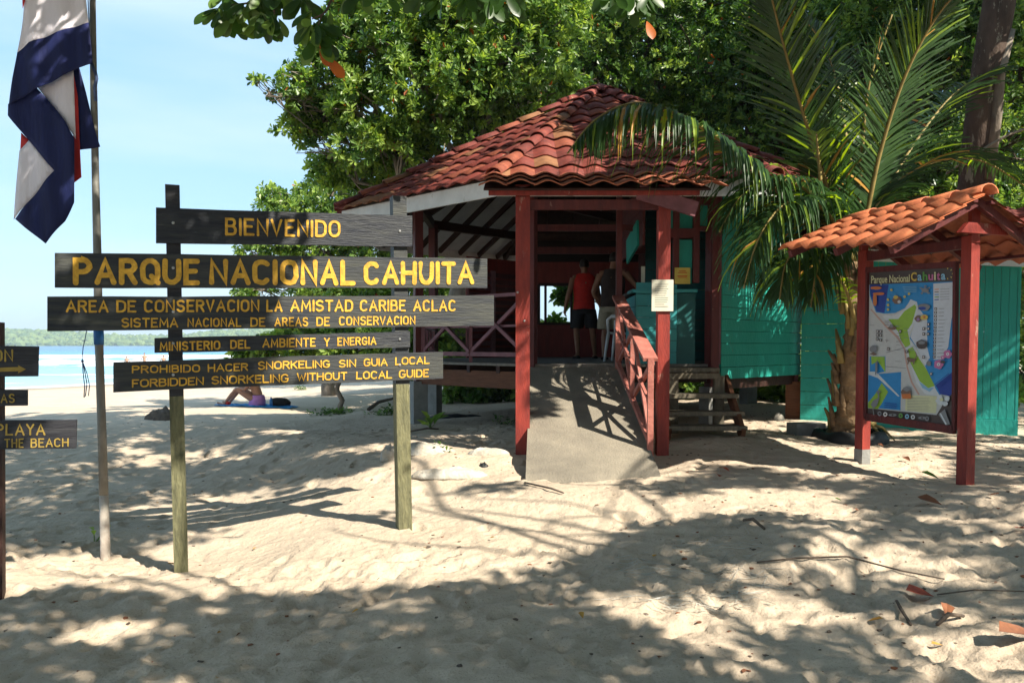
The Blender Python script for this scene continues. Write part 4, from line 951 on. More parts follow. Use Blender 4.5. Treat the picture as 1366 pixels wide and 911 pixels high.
blob('brown', 272, 492, 18, 9); pf('brown', [(256, 492), (262, 492), (258, 512), (254, 512)]); pf('brown', [(280, 495), (286, 495), (286, 512), (281, 512)]); pf('brown', [(286, 490), (296, 470), (290, 452), (293, 452), (300, 470), (290, 496)]); blob('brown', 258, 484, 7, 7)
blob('grey', 354, 508, 11, 13)
for (x, y, r) in ((400, 512, 23), (443, 464, 21), (420, 480, 10)):
    for k in range(5): blob('pink', x+r*.5*math.cos(k*1.257), y+r*.5*math.sin(k*1.257), r*.5, r*.5, 8, .08)
    blob('white', x, y, r*.35, r*.35); blob('purple', x, y, r*.15, r*.15)
blob('dark', 420, 500, 12, 7)
blob('brown', 248, 640, 22, 20); blob('grey', 252, 626, 17, 12); pf('orange', [(226, 650), (270, 648), (272, 672), (232, 672)])
for (x, y) in ((405, 665), (440, 672), (410, 690), (432, 695), (400, 682)): blob('pale', x, y, 13, 12)
blob('cream', 415, 675, 10, 8); pf('grey', [(400, 745), (430, 720), (455, 790), (435, 795)]); pf('pale', [(405, 740), (412, 738), (440, 790), (433, 792)])
# heron
pf('grey', [(96, 716), (84, 700), (95, 680), (118, 668), (116, 650), (108, 640), (118, 632), (136, 640), (122, 642), (124, 670), (112, 705)]); pf('grey', [(92, 714), (95, 714), (100, 748), (96, 748)])
pf('grey', [(105, 505), (116, 490), (114, 545), (104, 565)])
for i, (kx, kk) in enumerate(((125, 'grey'), (152, 'white'), (186, 'grey'), (224, 'green'), (254, 'lblue'), (282, 'pale'), (325, 'grey'), (348, 'grey'))):
    yb = 741+i*3.3; blob(kk, kx, yb, 10 if i not in (2, 6) else 19, 11 if i not in (2, 6) else 7, 10, .05)
    blob('dark', kx, yb, 5, 5, 8, .05)
# compass star
for k in range(4): 
    a = k*math.pi/2; pf('dark', [(160+13*math.sin(a), 400-13*math.cos(a)), (160+3*math.sin(a+.8), 400-3*math.cos(a+.8)), (160, 400)])
for _ in range(26):
    x = random.choice((200, 205, 270, 80, 240, 150)); y = random.uniform(330, 500) if x > 190 else random.uniform(300, 330); pf('grey', [(x, y), (x+random.uniform(14, 34), y+1), (x+20, y+2.6), (x, y+2)])
for i in range(4): pf('lblue', [(235+i*3, 150+i*8), (300, 147+i*8), (300, 149.5+i*8), (235+i*3, 152+i*8)])
for i in range(3): pf('deep', [(150, 690+i*9), (208, 694+i*9), (208, 697+i*9), (150, 693+i*9)]); pf('deep', [(385+i*6, 604+i*8), (452, 552+i*8), (453, 555+i*8), (386+i*6, 607+i*8)])
pr.build('map_print', [MC[k] for k in keys], kiosk)
def font_text(txt, x0, x1, yb0, yb1, h, m, name, shear=0, off=.0, squeeze=True):
    cu = bpy.data.curves.new(name, 'FONT'); cu.body = txt; cu.size = 1; cu.offset = off; cu.resolution_u = 3
    ob = bpy.data.objects.new(name, cu); col.objects.link(ob); bpy.context.view_layer.update()
    dg = bpy.context.evaluated_depsgraph_get(); me = bpy.data.meshes.new_from_object(ob.evaluated_get(dg)); bpy.data.objects.remove(ob)
    c = np.array([v.co for v in me.vertices]); mn = c.min(0); mxx = c.max(0)
    for v in me.vertices:
        fx = (v.co.x-mn[0])/(mxx[0]-mn[0]); fy = (v.co.y-0)/.73
        v.co = local(kiosk, zm(x0+(x1-x0)*fx, yb0+(yb1-yb0)*fx-h*fy, .0125))
    me.materials.clear(); me.materials.append(m); return link(name, me, kiosk)
font_text('Parque Nacional', 82, 262, 133, 126, 36, MC['cream'], 'title_lettering', off=.015)
x = 268
for ch, kk in zip('Cahuita', ('yellow', 'lblue', 'green', 'pink', 'cream', 'pink', 'lblue')):
    w = {'C': 30, 'a': 24, 'h': 26, 'u': 26, 'i': 12, 't': 20}[ch]; font_text(ch, x, x+w-3, 121-(x-268)*.04, 121-(x-268)*.04, 40, MC[kk], 'title_letter', off=.03); x += w+.5
for k in range(8):
    a = k*math.pi/4; c0 = (440, 88)
    if k in (0, 1, 2, 6, 7): 
        MB().flat([zm(c0[0]+18*math.cos(a), c0[1]+18*math.sin(a), .0128), zm(c0[0]+27*math.cos(a+.12), c0[1]+27*math.sin(a+.12), .0128), zm(c0[0]+27*math.cos(a-.12), c0[1]+27*math.sin(a-.12), .0128)]).build('sun_ray', MC['yellow'], kiosk)

# roof of the map board
RN = at(1314, 259, 7.0); RFa = at(1131, 296, 8.5); LN = at(1193, 328, 6.72); LF = at(1043, 334, 8.15)
RNr = RN+Vector((.90, .28, -.52)); RFr = RFa+Vector((.86, .36, -.50))
def patch_fn(lo0, lo1, hi1, hi0):
    nrm = (lo1-lo0).cross(hi0-lo0).normalized()
    if nrm.z < 0: nrm = -nrm
    return lambda u, v, h: lo0.lerp(lo1, u).lerp(hi0.lerp(hi1, u), v)+nrm*h
for (pf_, m) in ((patch_fn(LF, LN, RN, RFa), M['tile_or']), (patch_fn(RFr, RNr, RN, RFa), M['tile_edge'])):
    nc, nr = 7, 4
    for j in range(nr):
        for i in range(nc):
            st = random.uniform(-.012, .012)
            vs, fs = tile_mesh('', None, None, None, None, i/nc, (i+1)/nc+.004, j/nr-(.04 if j == 0 else .0)+st, min(1, (j+1)/nr+.04), None, kiosk, patch=pf_, amp=.054, lift=.026, lip=.012)
            add_piece('roof_tile', vs, fs, m, kiosk)
nrid = 5
for i in range(nrid):
    a = RFa.lerp(RN, i/nrid); b = RFa.lerp(RN, min(1.0, (i+1)/nrid)+.03); vs, fs = barrel(a+Vector((0, 0, -.005)), b+Vector((0, 0, .005)), .09, .10, (0, 0, 1)); add_piece('ridge_tile', vs, fs, M['tile_or'], kiosk)
dz = Vector((0, 0, -.05))
for t in (.06, .5, .95):
    for (e0, e1) in ((LF, LN), (RFr, RNr)):
        top = RFa.lerp(RN, t)+dz; lo = e0.lerp(e1, t)+dz; MB().bar(lo.lerp(top, .04), top, .05, .07).build('rafter', M['red_dark'], kiosk)
for (e0, e1, top0, top1) in ((LF, LN, RFa, RN), (RFr, RNr, RFa, RN)):
    for s in (.12, .5, .9):
        MB().bar(e0.lerp(top0, s)+Vector((0, 0, -.012)), e1.lerp(top1, s)+Vector((0, 0, -.012)), .045, .028).build('batten', M['red_dark'], kiosk)
for p in (A0, B0):
    cz = 2.70; c = Vector((p.x, p.y, cz)); off = dM*(.075 if p is B0 else -.075)
    a = c-nM*-.33+off; b = c-nM*.33+off
    if p is B0:
        c = c-nM*.02
        MB().hexa([c+off+nM*.29+Vector((0, 0, -.03)), c+off-nM*.29+Vector((0, 0, -.03)), c+off-nM*.29+dM*.05+Vector((0, 0, -.03)), c+off+nM*.29+dM*.05+Vector((0, 0, -.03)), c+off+nM*.20+Vector((0, 0, .06)), c+off-nM*.20+Vector((0, 0, .06)), c+off-nM*.20+dM*.05+Vector((0, 0, .06)), c+off+nM*.20+dM*.05+Vector((0, 0, .06))]).build('cross_arm', M['red'], kiosk)
    top = RFa.lerp(RN, .12 if p is A0 else .92)
    MB().bar(Vector((p.x, p.y, 2.60))+off*.4, Vector((p.x, p.y, top.z-.06))+off*.4, .07, .07).build('king_post', M['red'], kiosk)
MB().bar(A0+dM*.05+Vector((0, 0, 2.60)), B0-dM*.05+Vector((0, 0, 2.60)), .07, .09).build('top_beam', M['red_dark'], kiosk)
# ------------------------------------------------------------------ foliage
def leaves(P, D, Nn, L, Wd, fold=.25, droop=.15):
    """P base, D direction, Nn normal (n,3); L, Wd (n,) -> 6 verts and 2 folded quads per leaf"""
    D = D/np.linalg.norm(D, axis=1, keepdims=True); S = np.cross(D, Nn); S /= np.maximum(np.linalg.norm(S, axis=1, keepdims=True), 1e-6); U = np.cross(S, D)
    L = L[:, None]; W2 = Wd[:, None]/2
    b = P; t = P+D*L-U*L*droop
    r1 = P+D*L*.35+S*W2*.62+U*W2*fold; l1 = P+D*L*.35-S*W2*.62+U*W2*fold
    r2 = P+D*L*.74+S*W2+U*(W2*fold-L*droop*.5); l2 = P+D*L*.74-S*W2+U*(W2*fold-L*droop*.5)
    V = np.stack([b, r1, r2, t, l2, l1], 1)
    k = np.arange(len(P))[:, None]*6; Fq = np.concatenate([k+np.array([[0, 1, 2, 3]]), k+np.array([[0, 3, 4, 5]])], 1).reshape(-1, 4)
    return V.reshape(-1, 3), Fq
def unit(n, g=rng):
    v = g.normal(size=(n, 3)); return v/np.linalg.norm(v, axis=1, keepdims=True)
def rosettes(C, A, L, g, per=8, spread=.9, fold=.25, droop=.2, wr=.45):
    """whorls of leaves at points C with axes A"""
    n = len(C); A = A/np.linalg.norm(A, axis=1, keepdims=True); ref = np.where(np.abs(A[:, 2:3]) < .9, [[0, 0, 1.]], [[1., 0, 0]])
    X_ = np.cross(A, ref); X_ /= np.linalg.norm(X_, axis=1, keepdims=True); Y_ = np.cross(A, X_)
    ph = (np.arange(per)[None]*2.399+g.uniform(0, 6.28, (n, 1)))+g.uniform(-.3, .3, (n, per)); sp = spread*g.uniform(.55, 1.25, (n, per))
    rad = X_[:, None]*np.cos(ph)[..., None]+Y_[:, None]*np.sin(ph)[..., None]
    D = A[:, None]*np.cos(sp)[..., None]+rad*np.sin(sp)[..., None]; D[..., 2] -= .12
    Nn = A[:, None]*np.sin(sp)[..., None]-rad*np.cos(sp)[..., None]+g.normal(size=D.shape)*.25
    Ls = L*g.uniform(.6, 1.2, (n, per))
    P = C[:, None]+D*.02-A[:, None]*(np.arange(per)[None, :, None]*.012)
    return leaves(P.reshape(-1, 3), D.reshape(-1, 3), Nn.reshape(-1, 3), Ls.ravel(), (Ls*wr*g.uniform(.8, 1.2, Ls.shape)).ravel(), fold, droop)
LEAFSET = ['leafA', 'leafB', 'leafC', 'leafO']
def crown(parent, blobs, n, L, seed, w=(.5, .3, .18, .02), per=8, gap=.0, name='crown', mats=LEAFSET, kind='stuff', up=.35, thick=.42):
    g = np.random.default_rng(seed); B = np.array([(c.x, c.y, c.z, r, r2) for c, r, r2 in blobs]); wt = (B[:, 3]**2*B[:, 4])**.66; pick = g.choice(len(B), n, p=wt/wt.sum())
    u = unit(n, g); rad = g.uniform(.12, 1, n)**thick; sc_ = np.stack([B[pick, 3], B[pick, 3], B[pick, 4]], -1)
    lump = 1+.16*np.sin(u[:, 0]*5+pick)+.14*np.sin(u[:, 2]*7+pick*2); C = B[pick, :3]+u*sc_*(rad*lump)[:, None]
    if gap > 0:
        f = 1.35/ max(.3, B[:, 3].mean()*.45); nz_ = np.array([mnoise.noise(Vector(c*f*.55)) for c in C]); keep = nz_ > -1+gap*2-1+.55; keep = nz_ > np.quantile(nz_, gap); C = C[keep]; u = u[keep]
    A = u*(1-up)+np.array([[0, 0, up]])+g.normal(size=u.shape)*.3
    V, Fq = rosettes(C, A, L, g, per)
    V = V-np.array(parent.matrix_basis.translation)[None] if parent is not None else V
    w = np.array(w); wc = w.copy(); wc[-1] = 0 if len(mats) > 2 else wc[-1]; wc = wc/wc.sum(); w = w/w.sum(); m = g.choice(len(mats), len(C), p=wc); ml = np.repeat(m, per); fl = g.random(len(ml)); ml = np.where(fl < .12, g.choice(len(mats), len(ml), p=w), ml)
    o = np_mesh(name, V, Fq, [M[k] for k in mats], np.repeat(ml, 2), False, parent)
    if kind: o['kind'] = kind
    return C
def twigpath(a, b, wob, n=5):
    a = Vector(a); b = Vector(b); L = (b-a).length; out = []
    for i in range(n+1):
        t = i/n; w = math.sin(math.pi*t)*wob*L; out.append(a.lerp(b, t)+Vector((random.uniform(-w, w), random.uniform(-w, w), random.uniform(-w*.3, w))))
    return out
def tree(name, base, top, r0, blobs, n, L, seed, label, cat='tree', group=None, w=(.5, .3, .18, .02), gap=.0, bark='bark', per=8, twigs=12, up=.35):
    root = empty(name, tuple(base), 0, label, cat, group); base = Vector(base); top = Vector(top)
    tp = twigpath(base-Vector((0, 0, .4)), top, .04, 7); MB().tube(tp, [r0*(1.25 if i == 0 else 1-.45*i/7) for i in range(8)], 10).build('trunk', M[bark], root, True)
    mb = MB()
    for c, r, r2 in blobs:
        st = tp[random.choice((4, 5, 6, 7))]; p = twigpath(st, c, .09, 6); rr = r0*.42*min(1, r*.8+.1); mb.tube(p, [rr*(1-.72*i/6) for i in range(7)], 6)
        for _ in range(twigs):
            e = c+Vector(unit(1)[0])*r*random.uniform(.6, 1.0); s = p[random.choice((4, 5, 6))]; q = twigpath(s, e, .10, 4); mb.tube(q, [.028*r0/.25*min(1, r)*(1-.8*i/4)+.005 for i in range(5)], 4, False)
            if random.random() < .6: mb.tube(twigpath(q[2], q[2]+Vector(unit(1)[0])*r*.4, .1, 3), [.012, .009, .006, .004], 4, False)
    mb.build('limbs', M[bark], root, True)
    crown(root, blobs, n, L, seed, w, per, gap, up=up)
    return root
def bl(spec, flat=.85): return [(at(u, v, D), r, r*flat) for u, v, D, r in spec]
def gz(x, y, d=0): return Vector((x, y, ground(x, y)+d))
LIT = (.40, .16, .38, .06)
T1 = bl([(462, 105, 17, 1.0), (520, 55, 17, 1.35), (600, 30, 17.5, 1.4), (500, 165, 17, 1.15), (585, 125, 17, 1.4), (665, 85, 17, 1.4), (655, 165, 18, 1.2), (432, 165, 17.3, .65), (555, 215, 18, 1.1), (395, 112, 16.6, .42), (362, 122, 16.5, .22), (700, 10, 17, 1.4), (545, -50, 17, 1.4), (640, -60, 17, 1.5), (385, 172, 17, .3), (405, 140, 16.8, .4), (345, 108, 16.4, .16), (400, 190, 17, .28), (445, 228, 18, .55), (720, 120, 17.5, 1.1), (500, 240, 18.5, .7), (428, 62, 16.8, .45), (470, 20, 17, .6)])
tree('sea_almond_tree', gz(-1.2, 18.6), at(620, 230, 18.2), .30, T1, 15500, .15, 101, 'broad bright green tree rising behind the left slope of the red roof', w=LIT, gap=.40)
T5 = bl([(395, 285, 24, .95), (440, 262, 24, 1.1), (430, 320, 24, 1.1), (365, 262, 24, .5), (480, 300, 24, 1.1), (372, 322, 24, .7), (336, 338, 24, .45), (500, 350, 24, 1.2), (415, 372, 24, 1.1), (350, 388, 24, .6), (560, 330, 24, 1.2), (600, 300, 24, 1.2), (330, 395, 24, .4), (470, 400, 24, 1.2), (540, 410, 24, 1.2)])
tree('coast_tree', gz(-5.5, 24.5), at(440, 340, 24.2), .22, T5, 6500, .155, 102, 'yellow green tree with orange leaves between the sign boards and the roof', w=(.40, .18, .38, .04), gap=.32)
T6 = bl([(345, 468, 20, .5), (400, 455, 20, .8), (460, 462, 20, .8), (520, 455, 19, .8), (325, 478, 20, .35), (560, 440, 18.6, .9), (610, 430, 19, 1.0), (430, 425, 21, .7), (500, 400, 21, .9), (640, 410, 20.5, .9), (600, 380, 21, .8), (650, 450, 20.5, .8), (560, 488, 18.2, .5), (600, 482, 18.2, .65), (655, 480, 18.2, .65), (530, 480, 19, .5)], .7)
tree('seaside_bush', gz(-4.2, 20), at(450, 480, 20), .08, T6, 2600, .20, 103, 'low leafy green bush behind the lowest sign boards', 'bush', w=(.5, .15, .34, .01))
T2 = bl([(770, 60, 20, 1.8), (860, 40, 20, 1.9), (950, 80, 20, 1.9), (1030, 60, 20, 1.9), (840, 130, 21, 1.8), (940, 170, 21, 1.7), (1020, 180, 20, 1.7), (760, -40, 20, 2), (900, -60, 20, 2.2), (1040, -60, 20, 2.2), (1000, 260, 21, 1.6), (1080, 130, 20, 1.7), (740, 140, 20.5, 1.2), (1080, 250, 21, 1.6)])
tree('shade_tree', gz(4.6, 21), at(900, 200, 20.8), .38, T2, 13000, .14, 104, 'dense dark green tree crown directly behind the roof peak', w=(.34, .46, .16, .04), gap=.10, bark='bark_dk')
T3 = bl([(1130, 50, 18, 1.7), (1210, 70, 18, 1.7), (1290, 50, 18, 1.7), (1360, 90, 18, 1.7), (1150, 150, 18.5, 1.6), (1240, 170, 18, 1.6), (1340, 200, 18, 1.6), (1180, -50, 18, 2), (1320, -50, 18, 2), (1420, 20, 18, 2), (1280, 280, 18, 1.6), (1380, 310, 18, 1.6), (1180, 250, 18.5, 1.4), (1400, 420, 18, 1.5), (1150, 330, 18.5, 1.5), (1380, 520, 17, 1.2)])
tree('shade_tree', gz(8.2, 18.4), at(1250, 220, 18.3), .30, T3, 13000, .135, 105, 'dark dappled tree filling the upper right behind the palm fronds', w=(.40, .36, .20, .04), gap=.10, bark='bark_dk')
# deeper forest behind, closes the gaps low down
T7 = bl([(u, v, 29, 2.6) for u in range(640, 1560, 85) for v in (40, 150, 260, 360, 440) if v < 200 or u > 900])
tree('forest_tree', gz(11, 28), at(1050, 250, 29), .4, T7, 9000, .30, 106, 'far dark forest mass seen through gaps behind the nearer crowns', w=(.25, .6, .13, .02), bark='bark_dk', twigs=3)
tree('forest_bush', gz(2.2, 24), at(700, 470, 24), .15, [(at(728, 450, 22), .42, .4), (at(742, 436, 22), .28, .22), (at(862, 430, 22), .5, .5)], 260, .24, 107, 'green leaves seen through the rear window of the office', 'bush', w=(.6, .25, .14, .01))
ub = [(gz(x, y, .45), .75, .5) for x, y in ((-.8, 17.8), (.3, 17.6), (1.5, 17.7), (2.7, 17.4), (3.9, 17), (5, 16), (5.8, 15), (6.6, 14.2), (7.4, 13))]
tree('undergrowth', gz(3, 17.5), gz(3, 17.5, .4), .05, ub, 1900, .2, 109, 'dark low undergrowth seen through the stilts below the office', 'bush', w=(.4, .45, .14, .01), twigs=3)
wl = bl([(758, 392, 20, .34), (775, 398, 20, .25)])
tree('window_tree', gz(1.2, 21.6), at(790, 380, 20.2), .06, wl, 90, .24, 108, 'hanging leafy twig across the rear window of the office', 'tree', w=(.6, .3, .1, 0), twigs=4)

# big trunk at the right, leaning, crown above the frame
tr = empty('leaning_tree', tuple(gz(6.65, 12.4)), 0, 'tall mottled trunk rising behind the map board roof at right', 'tree')
tp = [gz(6.55, 12.6, -.4), at(1296, 330, 12.4), at(1302, 235, 12.3), at(1312, 130, 12.2), at(1328, 30, 12.0), at(1350, -90, 11.9), at(1385, -240, 11.8)]
MB().tube(tp, [.36, .29, .24, .225, .22, .21, .19], 14).build('trunk', M['bark_dk'], tr, True)
mb = MB()
mb.tube([at(1318, 240, 12.1), at(1330, 150, 12.0), at(1334, 100, 11.95), at(1350, 40, 11.9)], [.09, .075, .07, .05], 8)
mb.tube([at(1262, 232, 11.7), at(1310, 200, 11.7), at(1345, 180, 11.7), at(1400, 160, 11.7)], [.018, .02, .022, .02], 6)
mb.tube([at(1350, -90, 11.9), at(1250, -180, 11), at(1150, -230, 10)], [.16, .12, .08], 8); mb.build('limbs', M['bark'], tr, True)
crown(tr, [(Vector(c_), r_, r_*.55) for *c_, r_ in ((7, 12.5, 11.3, 2.2), (9.6, 13.5, 12.3, 2.4), (8.5, 9.6, 10.6, 2.0), (11.5, 11, 12, 2.2), (12.5, 14.5, 13.5, 2.4))], 5200, .24, 131, (.4, .45, .13, .02))  # unseen crown, added to shade the trees behind the roof and palm

# ------------------------------------------------------------------ coconut palm
PB = Vector((4.28, 10.25, ground(4.28, 10.25)))
palm = empty('coconut_palm', tuple(PB), 0, 'young coconut palm with arching fronds growing between the hut and the map board', 'palm')
CR = at(1137, 345, 9.9)
pth = [PB+Vector((0, 0, -.2)), PB+Vector((.0, 0, .12)), at(1134, 540, 10.1), at(1134, 480, 10.05), at(1140, 430, 10.0), at(1134, 385, 9.95), CR]
tq = []; tr_ = []
for i in range(6):
    for j in range(10):
        t = j/10; tq.append(pth[i].lerp(pth[i+1], t)+Vector((random.uniform(-.006, .006), random.uniform(-.006, .006), 0))); r0_, r1_ = [.29, .25, .14, .105, .10, .10, .07][i:i+2]; tr_.append((r0_+(r1_-r0_)*t)*(1.10 if j % 3 == 0 else .94)*random.uniform(.95, 1.06))
MB().tube(tq, tr_, 16).build('trunk', M['palmbark'], palm, True)
for i in range(44):       # fibrous sheaths and boot stubs round the trunk
    t = random.uniform(0, 1); k = min(4, int(t*5)); p = pth[1+k].lerp(pth[2+k], t*5-k); a = random.uniform(0, 6.28); d = Vector((math.cos(a), math.sin(a), 0)); r = .12+.1*(1-t)**3
    q = p+d*r; MB().tube([q, q+Vector((0, 0, .14))+d*.02, q+Vector((0, 0, .26+random.uniform(0, .15)))+d*random.uniform(.05, .12)], [.045, .035, .012], 6).build('leaf_stub', M['palmbark' if i % 3 else 'rachis'], palm, True)
def frond(pts, nl, Lmax, seed, droop=.6, mat_='leafP', stiff=0., name='frond', w0=.024, side_up=.15, start=.16, hang=None):
    g = np.random.default_rng(seed); P = [Vector(p) for p in pts]
    # Catmull-Rom through the control points
    path = []; K = len(P)
    for i in range(K-1):
        p0 = P[max(0, i-1)]; p1 = P[i]; p2 = P[i+1]; p3 = P[min(K-1, i+2)]
        for s in range(8):
            t = s/8; path.append(.5*((2*p1)+(p2-p0)*t+(2*p0-5*p1+4*p2-p3)*t*t+(3*p1-p0-3*p2+p3)*t*t*t))
    path.append(P[-1]); n = len(path)
    fr = MB().tube(path, [.032*(1-.85*i/n)+.003 for i in range(n)], 6).build(name, M['rachis'], palm, True)
    V = []; Fq = []; seg = 4
    nl = int(nl*1.35) if name == 'frond' else nl
    for i in range(nl):
        t = start+(1-start)*(i+.5)/nl; f = t*(n-1); k = min(n-2, int(f)); c = path[k].lerp(path[k+1], f-k); T = (path[k+1]-path[k]).normalized()
        sd = T.cross(Vector((0, 0, 1))); sd = sd.normalized() if sd.length > .05 else Vector((1, 0, 0)); up = sd.cross(T)
        L = Lmax*(math.sin(math.pi*min(1, (t-start)/(1-start)*.92+.12))**.6)
        for s in (-1, 1):
            l = L*g.uniform(.62, 1.08)*(1 if g.random() > .04 else .4); dr_ = droop*g.uniform(.6, 1.7); d = (sd*s*(1-.35*t)+T*(.45+.5*t)+up*side_up+Vector(g.normal(size=3))*.06).normalized(); p = Vector(c); b = len(V); wdt = w0*g.uniform(.85, 1.15)
            across = d.cross(up).normalized()
            for q in range(seg+1):
                h = q/seg; w = wdt*(.55+.9*h if h < .45 else 1.0-.98*((h-.45)/.55))*.5*1.6
                V += [p-across*w+Vector((0, 0, .008)), p+Vector((0, 0, -.006)), p+across*w+Vector((0, 0, .008))]
                p = p+d*(l/seg); d = (d+Vector((0, 0, -1))*dr_*(.35+h)*g.uniform(.7, 1.1)).normalized()
            for q in range(seg):
                a = b+q*3; Fq += [(a, a+1, a+4, a+3), (a+1, a+2, a+5, a+4)]
    L0 = Vector(fr.location)+Vector(palm.location); V = np.array([tuple(v-L0) for v in V])
    mm = M[mat_]; o = np_mesh('leaflets', V, np.array(Fq), [mm, M['leafPY'], M['dead_yel']], g.choice(3, len(Fq)//8, p=[.86, .11, .03]).repeat(8) if mat_ == 'leafP' else None, False, fr); o['kind'] = 'stuff'
    return fr
c = CR
frond([c, at(1092, 305, 9.7), at(1045, 262, 9.3), at(985, 205, 8.8), at(915, 158, 8.3), at(850, 138, 8.0), at(795, 160, 7.8), at(757, 205, 7.7)], 120, 1.0, 1, 1.5, side_up=-.35, w0=.026)
frond([c, at(1118, 290, 9.9), at(1092, 215, 9.8), at(1065, 130, 9.6), at(1040, 40, 9.3), at(1018, -50, 9.0)], 72, .95, 2, .10, side_up=.1)
frond([c, at(1155, 290, 9.8), at(1175, 200, 9.6), at(1208, 100, 9.3), at(1255, 15, 9.0), at(1320, -50, 8.7)], 74, .90, 3, .12, side_up=.1)
frond([c, at(1115, 300, 9.6), at(1085, 270, 9.2), at(1045, 275, 8.8), at(1012, 320, 8.6), at(992, 385, 8.5)], 66, .95, 4, 1.2)
frond([c, at(1110, 322, 9.5), at(1080, 320, 9.1), at(1050, 350, 8.9), at(1040, 400, 8.8)], 60, .9, 5, 1.2)
frond([c, at(1120, 300, 9.7), at(1082, 258, 9.4), at(1035, 240, 9.0), at(990, 262, 8.8), at(960, 310, 8.7)], 66, .8, 14, 1.1)
frond([c, at(1145, 290, 10), at(1150, 200, 10.1), at(1160, 110, 10), at(1190, 20, 9.9)], 60, .8, 15, .3)
frond([c, at(1150, 310, 9.8), at(1190, 250, 9.9), at(1250, 215, 10.2), at(1310, 215, 10.6), at(1370, 250, 11)], 62, .8, 6, .45)
frond([c, at(1160, 320, 10.1), at(1200, 290, 10.5), at(1260, 285, 11.0), at(1330, 320, 11.4)], 52, .7, 7, .55)
frond([c, at(1140, 280, 10.3), at(1130, 190, 11.0), at(1110, 90, 11.6), at(1070, 10, 12)], 62, .9, 8, .15)
frond([c, at(1125, 330, 9.8), at(1105, 330, 9.4), at(1090, 360, 9.2), at(1082, 410, 9.15)], 52, .8, 9, 1.2)
frond([c, at(1160, 300, 10.2), at(1215, 200, 10.8), at(1280, 120, 11.4), at(1350, 90, 12.0)], 58, .85, 12, .25)
frond([c, at(1112, 312, 9.9), at(1060, 250, 10.0), at(1000, 225, 10.2), at(950, 250, 10.4)], 50, .75, 13, .5)
frond([at(1098, 300, 9.7), at(1094, 235, 9.6), at(1089, 178, 9.5)], 9, .30, 10, .30, 'leafPY', name='young_frond', w0=.018, start=.62, side_up=.5)
frond([at(1140, 430, 9.9), at(1132, 395, 9.7), at(1120, 372, 9.5)], 10, .3, 11, .7, 'leafPY', name='young_frond', w0=.02, start=.3)
for i, (x, y) in enumerate(((1148, 575), (1168, 570), (1180, 585), (1196, 590), (1090, 590))):
    b0 = PB+Vector((.1*i-.1, -.1, .25)); e = at(x, y, 9.9+.1*i); MB().tube([b0, b0.lerp(e, .5)+Vector((0, 0, .06)), e], [.025, .02, .006], 6).build('leaf_stub', M['rachis'], palm, True)
ring = []
pc_ = PB
rb = MB(); 
for j in range(8):
    z = (-.06, .06, .13, .15, .15, .10, .0, -.08)[j]; rr_ = (.44, .46, .43, .40, .36, .34, .34, .36)[j]; ring.append([Vector((pc_.x+rr_*(1+.05*math.sin(3*a+1)+.04*math.sin(7*a))*math.cos(a), pc_.y-.05+rr_*(1+.05*math.sin(3*a+1))*math.sin(a), pc_.z+z+.02*math.sin(5*a))) for a in [2*math.pi*i/28 for i in range(28)]])
rb.loft(ring, False); tag(rb.build('planter_ring', M['black'], None, True), 'worn black rubber planter ring round the foot of the coconut palm', 'planter')

# ------------------------------------------------------------------ overhanging tree: shades the sand, its lowest sprays hang into the picture
LITP = [
 [(-50, 800), (-50, 735), (60, 738), (150, 728), (260, 718), (400, 690), (450, 690), (520, 700), (560, 664), (700, 645), (790, 640), (880, 650), (880, 690), (820, 730), (740, 765), (600, 782), (470, 792), (380, 803), (300, 806), (230, 808), (200, 795), (60, 790)],
 [(150, 676), (410, 646), (480, 632), (560, 590), (700, 600), (700, 640), (560, 665), (500, 700), (430, 702), (240, 712)], [(350, 560), (450, 556), (520, 566), (470, 585), (360, 580)],
 [(-400, 470), (345, 478), (350, 508), (250, 545), (0, 556), (-400, 560)],
 [(690, 655), (690, 510), (740, 500), (830, 490), (872, 600), (1000, 600), (1000, 612), (890, 640)],
 [(900, 655), (980, 648), (1090, 655), (1180, 678), (1170, 700), (1060, 690), (950, 688), (870, 700), (860, 680)],
 [(960, 600), (1060, 590), (1130, 600), (1150, 620), (1040, 608), (980, 615)],
 [(1000, 735), (1120, 720), (1300, 740), (1340, 780), (1240, 790), (1100, 790), (1020, 765)],
 [(840, 800), (930, 790), (1100, 800), (1180, 835), (1060, 850), (900, 850), (800, 822)],
 [(1180, 850), (1290, 840), (1400, 850), (1400, 920), (1260, 920)], [(940, 880), (1060, 872), (1080, 900), (980, 912)],
 [(70, 830), (200, 822), (270, 834), (190, 864), (60, 860)], [(320, 838), (360, 845), (345, 872), (320, 868)], [(470, 806), (565, 812), (560, 826), (480, 828)], [(580, 776), (860, 800), (840, 812), (600, 790)],
 [(1080, 600), (1280, 595), (1290, 640), (1100, 640)]]
def inpoly(u, v, poly):
    c = np.zeros(len(u), bool); n = len(poly); j = n-1
    for i in range(n):
        xi, yi = poly[i]; xj, yj = poly[j]; cond = ((yi > v) != (yj > v)) & (u < (xj-xi)*(v-yi)/(yj-yi+1e-9)+xi); c ^= cond; j = i
    return c
g = np.random.default_rng(77); NP = 66000
Gx = g.uniform(-15, 11, NP); Gy = g.uniform(-3, 21, NP); Gz = smooth_h(Gx, Gy); u, v = proj(Gx, Gy, Gz)
